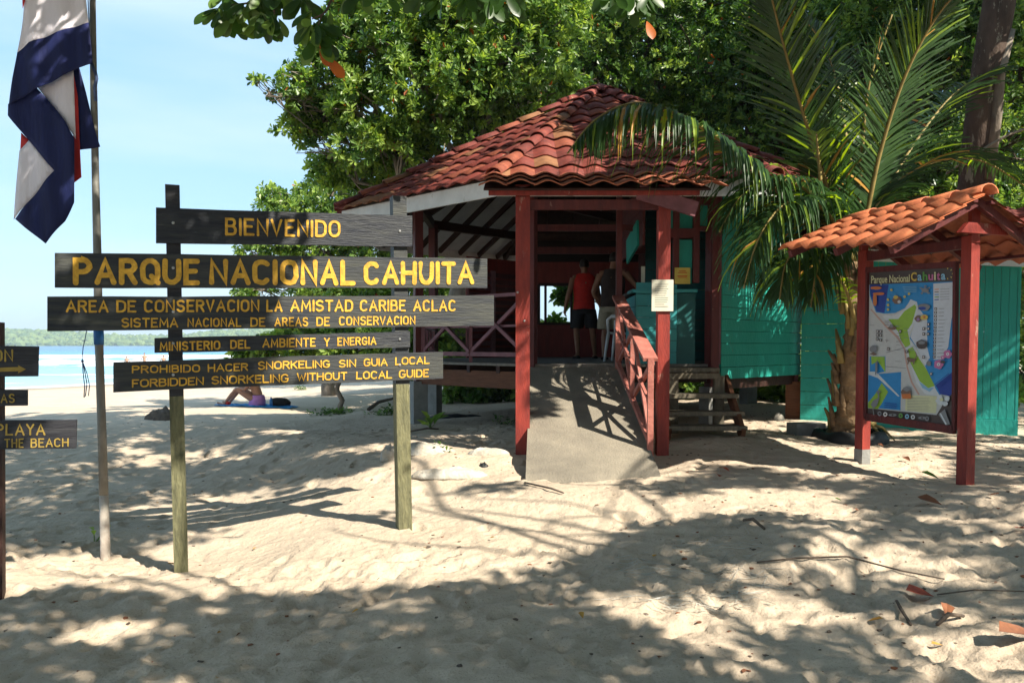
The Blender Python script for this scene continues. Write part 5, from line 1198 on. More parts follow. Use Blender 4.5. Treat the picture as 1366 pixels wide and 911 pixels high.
# ragged edges: move the test point a little
u2 = u+14*vnoise(Gx*2, Gy*2, 51); v2 = v+9*vnoise(Gx*2.2+4, Gy*2.2, 52)
lit = np.zeros(NP, bool)
for p in LITP: lit |= inpoly(u2, v2, p)
inframe = (u > -120) & (u < 1480) & (v > 455) & (v < 960)
fleck = vnoise(Gx*1.2+3, Gy*2.8, 53)+.7*vnoise(Gx*3.3, Gy*6.5, 54)
right = (u > 1000) | (Gx > 2.5)
lit_hard = lit.copy(); lit |= (fleck > np.where(right, .25, .48))
# keep the sun on: roof, map roof, sign's right half (their shadows fall on these ground strips), sand beyond
prob = np.where(inframe, np.where(right, .60, .80), .26); prob[(Gx < -4.6) & (Gx > -9) & (Gy > 6.5) & (Gy < 10.5)] = .6; keep = (~lit) & (g.random(NP) < prob) & ~((Gy > 16) & (Gx > -2)) & ~((Gy > 17.3) & (Gx > -8.5))
# porch, ramp and hut: thin, only scattered leaves
bld = (Gx > -6) & (Gx < 8) & (Gy > 10.6) & (Gy < 17.8) & ~((Gx < -1.2) & (Gy > 17)); keep = np.where(bld, ~lit_hard & (fleck < np.where(Gx < -1, .16, np.where(Gx > .6, -.10, .06))) & (g.random(NP) < .72), keep)
S3_ = np.array(SUN)/SUN.z
LP3 = [(at(u_, v_+dv, D_), .20) for (u_, v_, D_) in ((1045, 262, 9.3), (1015, 232, 9.05), (985, 205, 8.8), (950, 180, 8.55), (915, 158, 8.3), (880, 146, 8.15), (850, 138, 8.0), (820, 145, 7.9), (795, 160, 7.8), (770, 190, 7.7)) for dv in (5, 40, 80)]; LP3 = [(a_, .30) for a_, b_ in LP3]
LP3 += [(Vector((4.15, 7.25, z_)), .34) for z_ in (1.7, 1.95, 2.2, 2.45, 2.7)]+[(at(u_, v_, D_), .34) for u_, v_, D_ in ((1060, 335, 8.1), (1100, 325, 8.0), (1140, 320, 7.6), (1180, 322, 6.9), (1140, 300, 8.4), (1180, 300, 7.8), (1220, 295, 7.0), (1260, 285, 6.9), (1200, 280, 8), (1250, 268, 7.4), (1300, 262, 7.0), (1240, 305, 6.8), (1160, 330, 7.2))]
lit3 = np.zeros(NP, bool)
for p_, r_ in LP3:
    hz_ = p_.z-.45; lit3 |= (Gx-(p_.x-S3_[0]*hz_))**2+(Gy-(p_.y-S3_[1]*hz_))**2 < r_**2
keep &= ~lit3
keep |= (Gx > -2.9) & (Gx < -1.3) & (Gy > 9.9) & (Gy < 11.4)
Gx, Gy, Gz = Gx[keep], Gy[keep], Gz[keep]
H = g.uniform(4.8, 7.6, len(Gx)); S3 = np.array(SUN)/SUN.z
def canopy_pos(H): return np.stack([Gx+S3[0]*H, Gy+S3[1]*H, Gz+H], -1)
C = canopy_pos(H)
for _ in range(12):
    uu, vv_ = proj(C[:, 0], C[:, 1], C[:, 2]); bad = (C[:, 1] > .6) & (vv_ > -34) & (uu > -150) & (uu < 1500)
    H = np.where(bad, H+.7, H); C = canopy_pos(H)
uu, vv_ = proj(C[:, 0], C[:, 1], C[:, 2]); ok = ~((C[:, 1] > .6) & (vv_ > -34) & (uu > -150) & (uu < 1500)); C = C[ok]
oh = empty('overhanging_tree', (9.5, -4.5, ground(9.5, -4.5)), 0, 'shade tree overhead whose dark leaf sprays hang into the top edge of the view', 'tree')
per = 5
V, Fq = rosettes(C, unit(len(C), g)*.55+np.array([[0, 0, 1.]]), .22, g, per, spread=1.2)
oc = np_mesh('crown', V-np.array(oh.location)[None], Fq, [M['leafS'], M['leafB']], np.repeat(g.choice(2, len(C)*per, p=[.8, .2]), 2), False, oh); oc['kind'] = 'stuff'
print('overhead clusters', len(C))
TB = Vector(oh.location); ttop = Vector((8.3, -3.4, 4.8))
MB().tube([TB+Vector((0, 0, -.5)), TB+Vector((-.1, .1, 1.2)), TB+Vector((-.5, .3, 2.8)), ttop], [.42, .33, .28, .24], 14).build('trunk', M['bark'], oh, True)
lim = MB(); hubs = []
for (x, y, z) in ((2.5, 1.5, 6.3), (-1.5, .8, 6.6), (6, 3.5, 6.4), (0.8, 3.4, 7.0), (8, 1, 6.0), (3.5, -2.5, 6.0), (-4, 3.0, 7.8), (4, 5.0, 7.8)):
    hub = Vector((x, y, z)); hubs.append(hub); p = twigpath(ttop, hub, .06, 6); lim.tube(p, [.052*(1-.5*i/6) for i in range(7)], 8)
for i in g.choice(len(C), 420, replace=False):
    cpt = Vector(C[i]); hb_ = min(hubs, key=lambda h: (h-cpt).length)
    if (hb_-cpt).length < 4.5: lim.tube(twigpath(hb_, cpt, .07, 4), [.016, .013, .010, .007, .004], 5, False)
# bare limbs whose shadows fall across the lit bank
def limb_shadow(pts, h, r0, r1):
    P = []
    for (a, b) in pts:
        q = gpt(a, b); hh_ = h - q.z; P.append(q+SUN/SUN.z*hh_)
    n = len(P); lim.tube(P, [r0+(r1-r0)*i/(n-1) for i in range(n)], 6)
limb_shadow([(960, 770), (910, 745), (880, 728), (840, 741), (700, 738), (560, 727), (470, 715), (440, 705)], 6.6, .035, .012)
limb_shadow([(960, 772), (900, 752), (800, 728), (735, 712), (650, 700), (560, 680), (520, 668)], 6.7, .045, .012)
limb_shadow([(930, 730), (860, 716), (760, 700), (660, 685), (560, 672)], 6.9, .04, .012)
limb_shadow([(900, 725), (820, 712), (740, 715), (728, 705), (740, 693), (800, 688), (850, 700), (900, 712)], 6.5, .02, .012)
limb_shadow([(905, 733), (850, 690), (760, 672), (700, 668), (620, 664)], 6.8, .022, .01)
limb_shadow([(1180, 815), (1145, 780), (1140, 740), (1100, 715), (1040, 700)], 6.4, .06, .03)
limb_shadow([(1140, 760), (1080, 740), (1020, 742), (940, 720)], 6.4, .03, .015)
limb_shadow([(1140, 770), (1200, 760), (1290, 765), (1340, 750)], 6.4, .03, .015)
limb_shadow([(1140, 780), (1240, 800), (1330, 805)], 6.4, .025, .012)
lim.build('limbs', M['bark'], oh, True)
# the sprays in view: single leaves
lme = MB(); 
def leafmesh(L, Wd):
    xs_ = (0, .12, .3, .5, .68, .82, .93, 1.0); ws = (.03, .16, .32, .44, .5, .45, .27, .02); vs = []; fs = []
    for x, w in zip(xs_, ws): vs += [(x*L, -w*Wd, .22*w*Wd-.12*L*x*x), (x*L, 0, -.12*L*x*x), (x*L, w*Wd, .22*w*Wd-.12*L*x*x)]
    for i in range(7): a = i*3; fs += [(a, a+3, a+4, a+1), (a+1, a+4, a+5, a+2)]
    me = bpy.data.meshes.new('leaf'); me.from_pydata(vs, [], fs); me.polygons.foreach_set('use_smooth', [True]*len(fs)); return me
lms = []
for mname in ('leafB', 'leafA', 'leafO'):
    me = leafmesh(.20, .085); me.materials.append(M[mname]); lms.append(me)
sp_tw = MB()
def spray(u, v, D, n, down=.9, spread=.8, mats=(0, 0, 0, 1), sc_=1.0):
    c = at(u, v, D)
    for i in range(int(n*1.5)):
        a = random.uniform(0, 6.28); d = Vector((math.cos(a)*spread, math.sin(a)*spread*.8, -down*random.uniform(.4, 1.3))).normalized()
        o = link('leaf', lms[random.choice(mats)], oh); nrm = Vector((random.uniform(-.6, .6), -1, random.uniform(-.2, .6)))
        s = d.cross(nrm).normalized(); uu_ = s.cross(d); Mx = Matrix((d, s, uu_)).transposed().to_4x4(); Mx = Mx @ Matrix.Scale(sc_*random.uniform(.75, 1.1), 4)
        Mx.translation = c-Vector(oh.location)+Vector((random.uniform(-.03, .03), random.uniform(-.03, .03), random.uniform(-.03, .03)))+d*.02; o.matrix_basis = Mx
for a in ((292, 10, 6.4, 6), (312, 22, 6.4, 8), (330, 8, 6.4, 8), (350, 18, 6.4, 8), (366, 22, 6.3, 7), (300, -6, 6.4, 6), (345, -8, 6.4, 8), (375, -12, 6.4, 6), (405, -6, 6.3, 4), (418, 32, 6.2, 9), (424, 50, 6.2, 6), (438, 20, 6.3, 3), (416, 8, 6.2, 3), (478, -14, 6.2, 4), (560, -12, 5.9, 3), (590, -5, 5.9, 4), (625, -8, 5.8, 6), (650, -2, 5.8, 6), (676, -6, 5.8, 6), (815, -8, 5.8, 5), (845, -2, 5.8, 8), (860, -8, 5.8, 6), (510, -16, 5.9, 3)):
    spray(*a, mats=(0, 0, 0, 1) if a[0] < 560 else (0,), sc_=1.0 if a[0] < 560 else .85)
spray(426, 66, 6.2, 1, mats=(2,)); spray(858, 24, 5.8, 1, mats=(2,)); spray(425, 55, 6.18, 1, mats=(2,))
sp_tw.tube([at(452, -60, 6.3), at(444, -5, 6.3), at(436, 14, 6.25), at(430, 20, 6.2), at(416, 26, 6.2)], [.012, .010, .009, .007, .004], 6)
sp_tw.tube([at(430, 20, 6.2), at(424, 35, 6.2), at(424, 50, 6.2)], [.006, .005, .003], 6)
sp_tw.build('twig', M['bark_dk'], oh, True); sp_tw = MB(); sp_tw.tube([at(400, -70, 6.4), at(360, -20, 6.4), at(330, 5, 6.4), at(300, 8, 6.4)], [.014, .011, .008, .004], 6); sp_tw.tube([at(360, -20, 6.4), at(366, 20, 6.3)], [.007, .004], 6)
sp_tw.build('twig', M['bark_dk'], oh, True); sp_tw = MB(); sp_tw.tube([at(700, -90, 5.9), at(670, -30, 5.8), at(640, -8, 5.8)], [.014, .01, .005], 6); sp_tw.build('twig', M['bark_dk'], oh, True); sp_tw = MB(); sp_tw.tube([at(880, -90, 5.9), at(855, -20, 5.8), at(845, 0, 5.8)], [.014, .01, .005], 6)
sp_tw.build('twig', M['bark_dk'], oh, True)

for i, (x, y, s_) in enumerate(((3, -13, 1), (12, -9, 1), (16, 0, .9), (18, 9, .9))):  # unseen trees added behind and to the right to cut sky light
    b_ = gz(x, y); blobs = [(b_+Vector((dx*s_, dy*s_, dz*s_)), r*s_, r*.8*s_) for dx, dy, dz, r in ((0, 0, 7, 3.2), (2.5, 1, 5, 2.5), (-2.6, .5, 5.2, 2.6), (0, 2, 9, 2.5), (.5, -1.5, 3.6, 2.6))]
    tree('sky_block_tree', b_, b_+Vector((0, 0, 5)), .3, blobs, 900, .5, 200+i, 'unseen leafy tree added outside the view to block sky light', 'tree', 'unseen trees added to block sky light', (.4, .45, .13, .02), twigs=2)
# ------------------------------------------------------------------ small plants
def seedling(u, v, leaves_, L, name, label, cat='plant', mats=('leafA', 'leafC'), spread=.9, h=.05):
    p = gpt(u, v); r = empty(name, tuple(p), 0, label, cat); n = len(mats)
    st = MB(); V_ = []; 
    for i in range(leaves_):
        a = i*2.4+random.uniform(-.3, .3); el = random.uniform(.35, 1.2); d = Vector((math.cos(a)*math.cos(el), math.sin(a)*math.cos(el), math.sin(el))); q = p+Vector((0, 0, h*random.uniform(.3, 1)))+Vector((math.cos(a), math.sin(a), 0))*h*spread*random.uniform(.1, 1.2)
        st.tube([p+Vector((0, 0, -.02)), p.lerp(q, .5)+Vector((0, 0, .01)), q], [.006, .005, .003], 4)
        V, Fq = leaves(np.array([tuple(q-p)]), np.array([tuple(d)]), np.array([[-d.x*.5, -d.y*.5, 1.]]), np.array([L*random.uniform(.7, 1.1)]), np.array([L*.42]), .3, .3)
        me = bpy.data.meshes.new('leaf'); me.from_pydata([tuple(x) for x in V], [], [tuple(int(k) for k in f) for f in Fq]); me.materials.append(M[mats[i % n]]); link('leaf', me, r)
    st.build('stem', M['leafA'], r)
seedling(126, 722, 4, .10, 'seedling', 'tiny bright green two leaved seedling left of the flagpole foot', mats=('leafC',), h=.10)
seedling(574, 572, 9, .26, 'sprouting_plant', 'young plant with big upright glossy leaves beside the right sign post', mats=('leafA', 'leafC', 'leafA'), h=.12, spread=.5)
def creeper(u, v, w, n, L, label):
    p = gpt(u, v); g_ = np.random.default_rng(int(u)); Cc = np.stack([g_.normal(0, w/2, n), g_.normal(0, w*.35, n), g_.uniform(.02, .16, n)*np.exp(-np.linspace(0, 1, n))], -1)
    Cw = np.array([(p.x+a, p.y+b, ground(p.x+a, p.y+b)+c) for a, b, c in Cc])-np.array(p)
    V, Fq = rosettes(Cw, unit(n, g_)*.5+np.array([[0, 0, 1.]]), L, g_, 6, spread=1.1)
    o = np_mesh('creeping_plant', V, Fq, [M['leafA'], M['leafB']], np.repeat(g_.integers(0, 2, n*6), 2)); o.location = p; tag(o, label, 'plant')
creeper(442, 553, .42, 60, .075, 'low green creeper patch on the sand left of the right sign post')
creeper(516, 553, .26, 34, .075, 'small green creeper half hidden by the right sign post')
creeper(545, 545, .2, 26, .08, 'dark leafy sprout between the right sign post and the young plant')
creeper(402, 520, .25, 18, .09, 'dark leafy sprig below the lowest sign board')
creeper(672, 566, .16, 10, .07, 'scrap of green leaves by the left porch post')
creeper(586, 602, .12, 6, .07, 'tiny green sprig on the white sacks')

# ------------------------------------------------------------------ litter, driftwood and sacks on the sand
def fallen_leaf(u, v, L, m, label, grp='fallen leaves on the sand', curl=.35):
    p = gpt(u, v); a = random.uniform(0, 6.28); d = np.array([[math.cos(a), math.sin(a), random.uniform(-.05, .25)]])
    V, Fq = leaves(np.array([[0, 0, .012]]), d, np.array([[random.uniform(-.4, .4), random.uniform(-.5, .1), 1.]]), np.array([L]), np.array([L*.55]), .5, -curl*.4)
    me = bpy.data.meshes.new('fallen_leaf'); me.from_pydata([tuple(x) for x in V], [], [tuple(int(k) for k in f) for f in Fq]); me.materials.append(M[m])
    o = link('fallen_leaf', me); o.location = p+Vector((-d[0][0]*L/2, -d[0][1]*L/2, .004)); tag(o, label, 'leaf', grp)
for a in ((1226, 800, .20, 'dead_red', 'large curled red leaf on the sunlit sand at lower right'), (1358, 862, .26, 'dead', 'big brown leaf at the lower right edge'), (1250, 868, .07, 'dead_yel', 'small tan leaf near the bottom right'),
          (1168, 836, .09, 'dead_yel', 'small yellow brown leaf below the large red leaf'), (1262, 823, .14, 'dead', 'dark brown leaf right of the two twigs'), (1240, 674, .20, 'dead', 'long brown leaf on shaded sand before the map board'),
          (1326, 665, .10, 'dead', 'dark leaf right of the map board post'), (1361, 711, .12, 'dead_red', 'reddish leaf at the right edge of the sand'), (958, 640, .13, 'dead_red', 'red brown leaf in front of the steps'), (968, 630, .10, 'dead_red', 'orange red leaf touching the red brown leaf near the steps'),
          (340, 735, .05, 'dead_yel', 'small yellow leaf on the sunlit bank right of the left sign post'), (173, 836, .05, 'dead_yel', 'small tan leaf in the shaded lower left'), (230, 758, .09, 'dead_yel', 'yellow leaf at the foot of the left sign post'), (656, 721, .05, 'dead_yel', 'small yellow leaf in the middle of the lit bank'), (567, 735, .05, 'dead_yel', 'tiny orange leaf right of the right sign post foot'),
          (776, 827, .06, 'dead_yel', 'small yellow leaf on shaded sand bottom centre'), (474, 824, .05, 'dead_yel', 'tiny orange leaf beside the lit patch bottom left'), (640, 604, .12, 'dead_yel', 'curled tan leaf left of the porch post'), (1143, 683, .06, 'dead', 'dark leaf scrap on the sand before the map posts'), (1118, 670, .06, 'leafA', 'green leaf scrap on sand between ramp and map board'),
          (1175, 597, .10, 'dead', 'brown leaf by the palm planter'), (1305, 607, .12, 'dead', 'brown leaf by the base of the turquoise hut'), (1210, 617, .12, 'dead', 'brown leaf under the map panel'), (1240, 640, .16, 'leafB', 'green and brown leaf beside the near map post'), (1175, 612, .07, 'dead_red', 'red scrap behind the far map post'),
          (1330, 605, .12, 'dead', 'curled brown leaf right of the near map post')): fallen_leaf(*a)
def stick(pts, r, label, name='twig', m='drift', cat='twig', grp='twigs on the sand'):
    P = [gpt(u, v)+Vector((0, 0, dz)) for u, v, dz in pts]; n = len(P); tag(MB().tube(P, [r*(1-.5*abs(i/(n-1)-.4)) for i in range(n)], 6).build(name, M[m], None, True), label, cat, grp)
stick([(1196, 806, .02), (1202, 818, .02), (1215, 835, .01)], .012, 'short dark stick below the large red leaf'); stick([(1010, 753, .01), (1060, 749, .02), (1130, 748, .02), (1200, 765, .02), (1260, 775, .01)], .007, 'long thin twig lying across the dappled sand at right')
stick([(992, 700, .03), (1004, 702, .05), (1020, 708, .01)], .014, 'forked grey stick on the sand before the map board'); stick([(700, 645, .01), (735, 656, .03), (752, 661, .02)], .010, 'thin dark twig on the lit bank below the ramp'); stick([(1250, 838, .02), (1265, 832, .05), (1285, 830, .02)], .014, 'bent brown stick near the lower right'); stick([(1250, 795, .01), (1300, 790, .015), (1366, 792, .01)], .005, 'thin twig reaching the right edge')
# driftwood log on the beach

stick([(492, 550, .06), (505, 543, .10), (525, 536, .08)], .05, 'dark rotting log behind the right sign post', 'driftwood', 'drift', 'driftwood', None)
stick([(546, 578, .02), (570, 575, .04), (585, 574, .02)], .015, 'thin dark stick in the shade right of the right sign post')
def mound(u, v, w, d, h, m, label, name='sand_sack', cat='sack', grp='half buried sacks by the ramp', seed=1, wrk=.25):
    p = gpt(u, v); mb = MB(); n = 22; rings = []
    for j in range(9):
        t = j/8; rr = math.cos(t*math.pi/2*.97); z = math.sin(t*math.pi/2)*h
        rings.append([Vector((p.x+w/2*rr*math.cos(a)*(1+wrk*mnoise.noise(Vector((math.cos(a)*2, math.sin(a)*2, seed)))), p.y+d/2*rr*math.sin(a)*(1+wrk*mnoise.noise(Vector((math.cos(a)*2, math.sin(a)*2, seed+5)))), p.z-.03+z*(1+.5*mnoise.noise(Vector((math.cos(a)*1.5*rr*2, math.sin(a)*3*rr, seed+9)))))) for a in [2*math.pi*i/n for i in range(n)]])
    mb.loft(rings); o = mb.build(name, M[m], None, True); tag(o, label, cat, grp); return o
mound(520, 612, .22, .2, .17, 'sack', 'white plastic sack end sticking up left of the right sign post', seed=2)
mound(566, 603, .70, .30, .13, 'sack', 'half buried white sack right of the right sign post', seed=3)
mound(600, 634, .80, .26, .10, 'sack', 'flat sand covered sack below the left porch post', seed=4)
mound(652, 606, .50, .2, .10, 'sack', 'tan sack with an orange leaf next to the porch post', seed=5)
mound(612, 556, 1.0, .45, .07, 'black', 'crumpled black plastic sheet in the shade under the deck', 'plastic_sheet', 'sheet', None, 6, .35)
mound(602, 530, .18, .12, .08, 'sack', 'scrap of white netting by the deck pier', seed=7)
mound(217, 560, .62, .35, .24, 'drift', 'dark driftwood stump on the beach left of the left sign post', 'driftwood', 'driftwood', None, 21, .7)
mound(645, 622, .12, .10, .06, 'black', 'dark charred lump on the sand below the porch', 'charred_lump', 'debris', None, 8)
mound(700, 600, .3, .12, .03, 'sack', 'narrow white sack edge beside the ramp foot', seed=9)
tag(MB().box(tuple(gpt(1075, 580)+Vector((0, 0, .07))), (.42, .25, .17), .2).build('cement_block', M['pier']), 'grey cement block on the sand below the green wall corner', 'block')
mound(1038, 560, .2, .15, .12, 'sack', 'small pinkish scrap leaning under the green wall', 'plastic_scrap', 'debris', None, 11)
fb = MB(); r5 = np.random.default_rng(9)
for (cu, cv, su, sv_, n) in ((905, 800, 45, 9, 60), (965, 745, 40, 25, 60), (850, 760, 35, 8, 35), (985, 790, 30, 12, 40)):
    for _ in range(n):
        a = cu+r5.normal(0, su); b = cv+r5.normal(0, sv_); q = gpt(a, b); ang = r5.normal(.15, .5); L = r5.uniform(.05, .28); e = (q.x+math.cos(ang)*L, q.y+math.sin(ang)*L)
        mid = ((q.x+e[0])/2+r5.normal(0, .02), (q.y+e[1])/2+r5.normal(0, .02)); fb.tube([Vector((x, y, ground(x, y)+.004)) for x, y in ((q.x, q.y), mid, e)], .0022, 3, False)
tag(fb.build('sack_fibres', M['sack']), 'frayed pale fibres of a buried sack strewn over the sand', 'fibres', kind='stuff')
# small litter: grains of dark debris
ND = 1500; dx = r5.uniform(-9, 8, ND); dy = 3.8+14*r5.random(ND)**1.4; dx = np.where(r5.random(ND) < .4, r5.uniform(1, 8, ND), dx); dz_ = smooth_h(dx, dy)+relief(dx, dy); sz = r5.uniform(.004, .016, ND)
VVd = iv[None]*sz[:, None, None]*r5.uniform(.5, 1.4, (ND, len(iv), 1))*np.array([[[1.3, 1, .5]]])+np.stack([dx, dy, dz_+.002], -1)[:, None]
lt = np_mesh('sand_litter', VVd.reshape(-1, 3), (itf[None]+(np.arange(ND)*len(iv))[:, None, None]).reshape(-1, 3), [M['drift'], M['dead']], np.repeat(r5.integers(0, 2, ND), len(itf))); tag(lt, 'scattered specks of bark and leaf crumbs over the sand', 'litter', kind='stuff')

NC = 1100; lx = np.where(r5.random(NC) < .7, r5.uniform(.5, 8.5, NC), r5.uniform(-6, 2, NC)); ly = 3.9+8.5*r5.random(NC)**.8; keepc = (vnoise(lx*.8, ly*.8, 61) > -.08) & ~((np.abs(lx-.8) < .8) & (ly > 7.6)); lx, ly = lx[keepc], ly[keepc]; nc_ = len(lx)
lz = smooth_h(lx, ly)+relief(lx, ly)+.006; dd = r5.normal(size=(nc_, 3)); dd[:, 2] *= .2; nn_ = r5.normal(size=(nc_, 3))*.35+np.array([[0, 0, 1.]]); LL = r5.uniform(.012, .045, nc_)
Vc, Fc = leaves(np.stack([lx, ly, lz], -1), dd, nn_, LL, LL*r5.uniform(.3, .6, nc_), .4, .1)
lc = np_mesh('leaf_crumbs', Vc, Fc, [M['dead'], M['drift'], M['dead_yel']], np.repeat(r5.choice(3, nc_, p=[.45, .4, .15]), 2)); tag(lc, 'thin scatter of dry brown leaf crumbs on the shaded sand', 'leaf litter', kind='stuff')

# ------------------------------------------------------------------ people
def figure(name, root, caps, balls, m, voxel, nm='body'):
    mb = MB()
    for pts, rad in caps: mb.tube(pts, rad, 12)
    for c_, r_ in balls: mb.ball(c_, r_, 10)
    me = mb.mesh(nm, m, None, True)
    o = link(nm, me, root); rm = o.modifiers.new('remesh', 'REMESH'); rm.mode = 'VOXEL'; rm.voxel_size = voxel; rm.use_smooth_shade = True
    sm = o.modifiers.new('smooth', 'SMOOTH'); sm.iterations = 3; sm.factor = .5
    bpy.context.view_layer.update(); dg = bpy.context.evaluated_depsgraph_get(); nme = bpy.data.meshes.new_from_object(o.evaluated_get(dg)); o.modifiers.clear(); o.data = nme
    return o
def V3(*a): return Vector(a)
def hand(w, d, pal, k=1.0, curl=.5, thumb=1):
    """five fingers from the wrist w; d = direction of the hand, pal = palm normal"""
    d = d.normalized(); pal = (pal-d*pal.dot(d)).normalized(); s = d.cross(pal)
    caps = [([w, w+d*.05*k, w+d*.085*k], [.021*k, .030*k, .028*k])]
    for i, (o_, L) in enumerate(((-.028, .060), (-.010, .073), (.010, .078), (.028, .070))):
        b = w+d*.085*k+s*o_*k; e1 = b+(d*(1-curl*.3)+pal*curl*.4).normalized()*L*.5*k; e2 = e1+(d*(1-curl)+pal*curl).normalized()*L*.5*k
        caps.append(([b-d*.02*k, b, e1, e2], [.010*k, .0095*k, .009*k, .0075*k]))
    tb = w+d*.03*k-s*.028*k*thumb; t1 = tb+(d*.6-s*.6*thumb+pal*.3).normalized()*.035*k; caps.append(([tb, t1, t1+(d+pal*.3).normalized()*.03*k], [.012*k, .011*k, .009*k]))
    return caps
def ring_(c_, rx, ry, n=20, yaw=0, dz=0):
    return [Vector((c_[0]+rx*math.cos(a)*math.cos(yaw)-ry*math.sin(a)*math.sin(yaw), c_[1]+rx*math.cos(a)*math.sin(yaw)+ry*math.sin(a)*math.cos(yaw), c_[2]+dz*math.sin(2*a+1)+.004*math.sin(6*a))) for a in [2*math.pi*i/n for i in range(n)]]
def cloth_loft(nm, rings, m, root):
    rings = [[sum(r, Vector())/len(r)+(p-sum(r, Vector())/len(r))*1.10 for p in r] for r in rings]
    me = MB().loft(rings, False).mesh(nm, m, None, True); o = link(nm, me, root); s = o.modifiers.new('thickness', 'SOLIDIFY'); s.thickness = .006; s.offset = 1; ss = o.modifiers.new('smooth', 'SUBSURF'); ss.levels = ss.render_levels = 1
    tex = None
    return o
def head(root, c_, skin, hair, yaw, k=1.0, hairlen=0):
    """c_ = centre of the head; returns ball/caps for the body plus hair mesh; face looks along yaw"""
    f = Vector((math.sin(yaw), math.cos(yaw), 0)); s = Vector((f.y, -f.x, 0)); c_ = Vector(c_)
    balls = [(c_+f*.005*k, (.078*k, .092*k, .108*k)), (c_+f*.035*k-Vector((0, 0, .065*k)), (.052*k, .055*k, .055*k))]
    balls += [(c_+f*.096*k-Vector((0, 0, .015*k)), (.013*k, .020*k, .022*k))]
    balls += [(c_+s*.080*k*e-Vector((0, 0, .012*k)), (.014*k, .020*k, .030*k)) for e in (-1, 1)]
    balls += [(c_+f*.090*k-Vector((0, 0, .058*k)), (.024*k, .010*k, .008*k))]
    mb = MB()
    for e in (-1, 1): mb.ball(c_+f*.084*k+s*.030*k*e+Vector((0, 0, .008*k)), .011*k, 7)
    link('eyes', mb.mesh('eyes', M['ink'], None, True), root)
    hm = MB(); rings = []
    for j in range(9):
        th = math.pi*.02+j/8*math.pi*(.60+hairlen); rr = math.sin(th); z = math.cos(th)
        row = []
        for i in range(20):
            a = 2*math.pi*i/20; dd = Vector((math.cos(a), math.sin(a), 0)); fr = dd.dot(f); rad = 1.10+(.03*math.sin(a*5+j)); zz_ = z
            if fr > .35: zz_ = max(z, .30+.1*fr)               # hairline above the face
            row.append(c_+Vector((dd.x*.080*k*rr*rad, dd.y*.088*k*rr*rad, zz_*.116*k*1.04))-f*.010*k)
        rings.append(row)
    hm.loft(rings); link('hair', hm.mesh('hair', hair, None, True), root)
    return balls
# man in the red sleeveless shirt, back to us, mid-stride
def man_red():
    c_ = at(779, 476, 14.7); root = empty('person', (c_.x, c_.y, FLOOR), R(6), 'man in a red sleeveless shirt and black shorts walking away inside the office', 'person')
    H = 1.0
    hipL, hipR = V3(-.10, 0, .93), V3(.10, 0, .93)
    kneeL, kneeR = V3(-.13, .06, .50), V3(.15, -.02, .50); ankL, ankR = V3(-.14, -.12, .09), V3(.22, .10, .08)
    shL, shR = V3(-.205, -.01, 1.44), V3(.205, .01, 1.44); elL, elR = V3(-.30, -.05, 1.15), V3(.285, .08, 1.16); wrL, wrR = V3(-.345, .04, .90), V3(.34, .02, .92)
    caps = [([V3(0, 0, .90), V3(0, -.01, 1.05), V3(0, 0, 1.2), V3(0, 0, 1.36), V3(0, 0, 1.46)], [.15, .135, .145, .155, .10]), ([shL, V3(0, 0, 1.46), shR], [.062, .07, .062]), ([V3(0, 0, 1.45), V3(0, .01, 1.56), V3(0, .015, 1.62)], [.065, .056, .058])]
    for a, b, e in ((shL, elL, wrL), (shR, elR, wrR)): caps += [([a, a.lerp(b, .35), b, b.lerp(e, .3), e], [.060, .053, .040, .042, .026])]
    for a, b, e in ((hipL, kneeL, ankL), (hipR, kneeR, ankR)): caps += [([a, a.lerp(b, .4), b, b.lerp(e, .3)+V3(0, -.02, 0), e], [.095, .083, .055, .058, .036])]
    caps += [([ankL+V3(0, -.03, -.02), ankL+V3(-.01, .08, -.05), ankL+V3(-.02, .17, -.055)], [.038, .040, .028])]
    caps += [([ankR+V3(0, -.04, -.02), ankR+V3(.01, .08, -.045), ankR+V3(.03, .16, -.05)], [.038, .040, .030])]
    caps += hand(wrL, V3(-.02, .02, -1), V3(1, .2, 0), 1, .55, 1); caps += hand(wrR, V3(.02, .05, -1), V3(-1, .2, 0), 1, .55, -1)
    balls = head(root, V3(0, .02, 1.69), M['skin'], M['hair'], -.1)
    figure('person', root, caps, balls, M['skin_dk'], .0085)
    cloth_loft('shirt', [ring_((0, 0, .86), .185, .145, dz=.008), ring_((0, 0, .93), .18, .14), ring_((0, -.005, 1.05), .168, .132), ring_((0, 0, 1.18), .175, .138), ring_((0, 0, 1.30), .19, .142), ring_((0, 0, 1.40), .200, .130), ring_((0, 0, 1.465), .195, .095), ring_((0, 0, 1.505), .14, .082), ring_((0, .005, 1.535), .08, .072)], M['c_red'], root)
    cloth_loft('shorts', [ring_((0, 0, .95), .162, .128), ring_((0, 0, .86), .19, .152), ring_((0, 0, .80), .195, .155)], M['c_black'], root)
    for a, b in ((V3(-.095, .0, .86), kneeL), (V3(.095, 0, .86), kneeR)):
        e = a.lerp(b, .88); cloth_loft('shorts_leg', [ring_(a+V3(0, 0, .03), .105, .13), ring_(a.lerp(b, .3), .112, .125), ring_(a.lerp(b, .6), .110, .118), ring_(e, .108, .112, dz=.006)], M['c_black'], root)
    for an, sx in ((ankL, -.01), (ankR, .01)):
        MBs = MB().tube([an+V3(0, -.08, -.075), an+V3(sx, .06, -.078), an+V3(sx*2, .19, -.078)], [.040, .048, .040], 12); me = MBs.mesh('sandal', M['c_black'], None, True); link('sandal', me, root)
man_red()
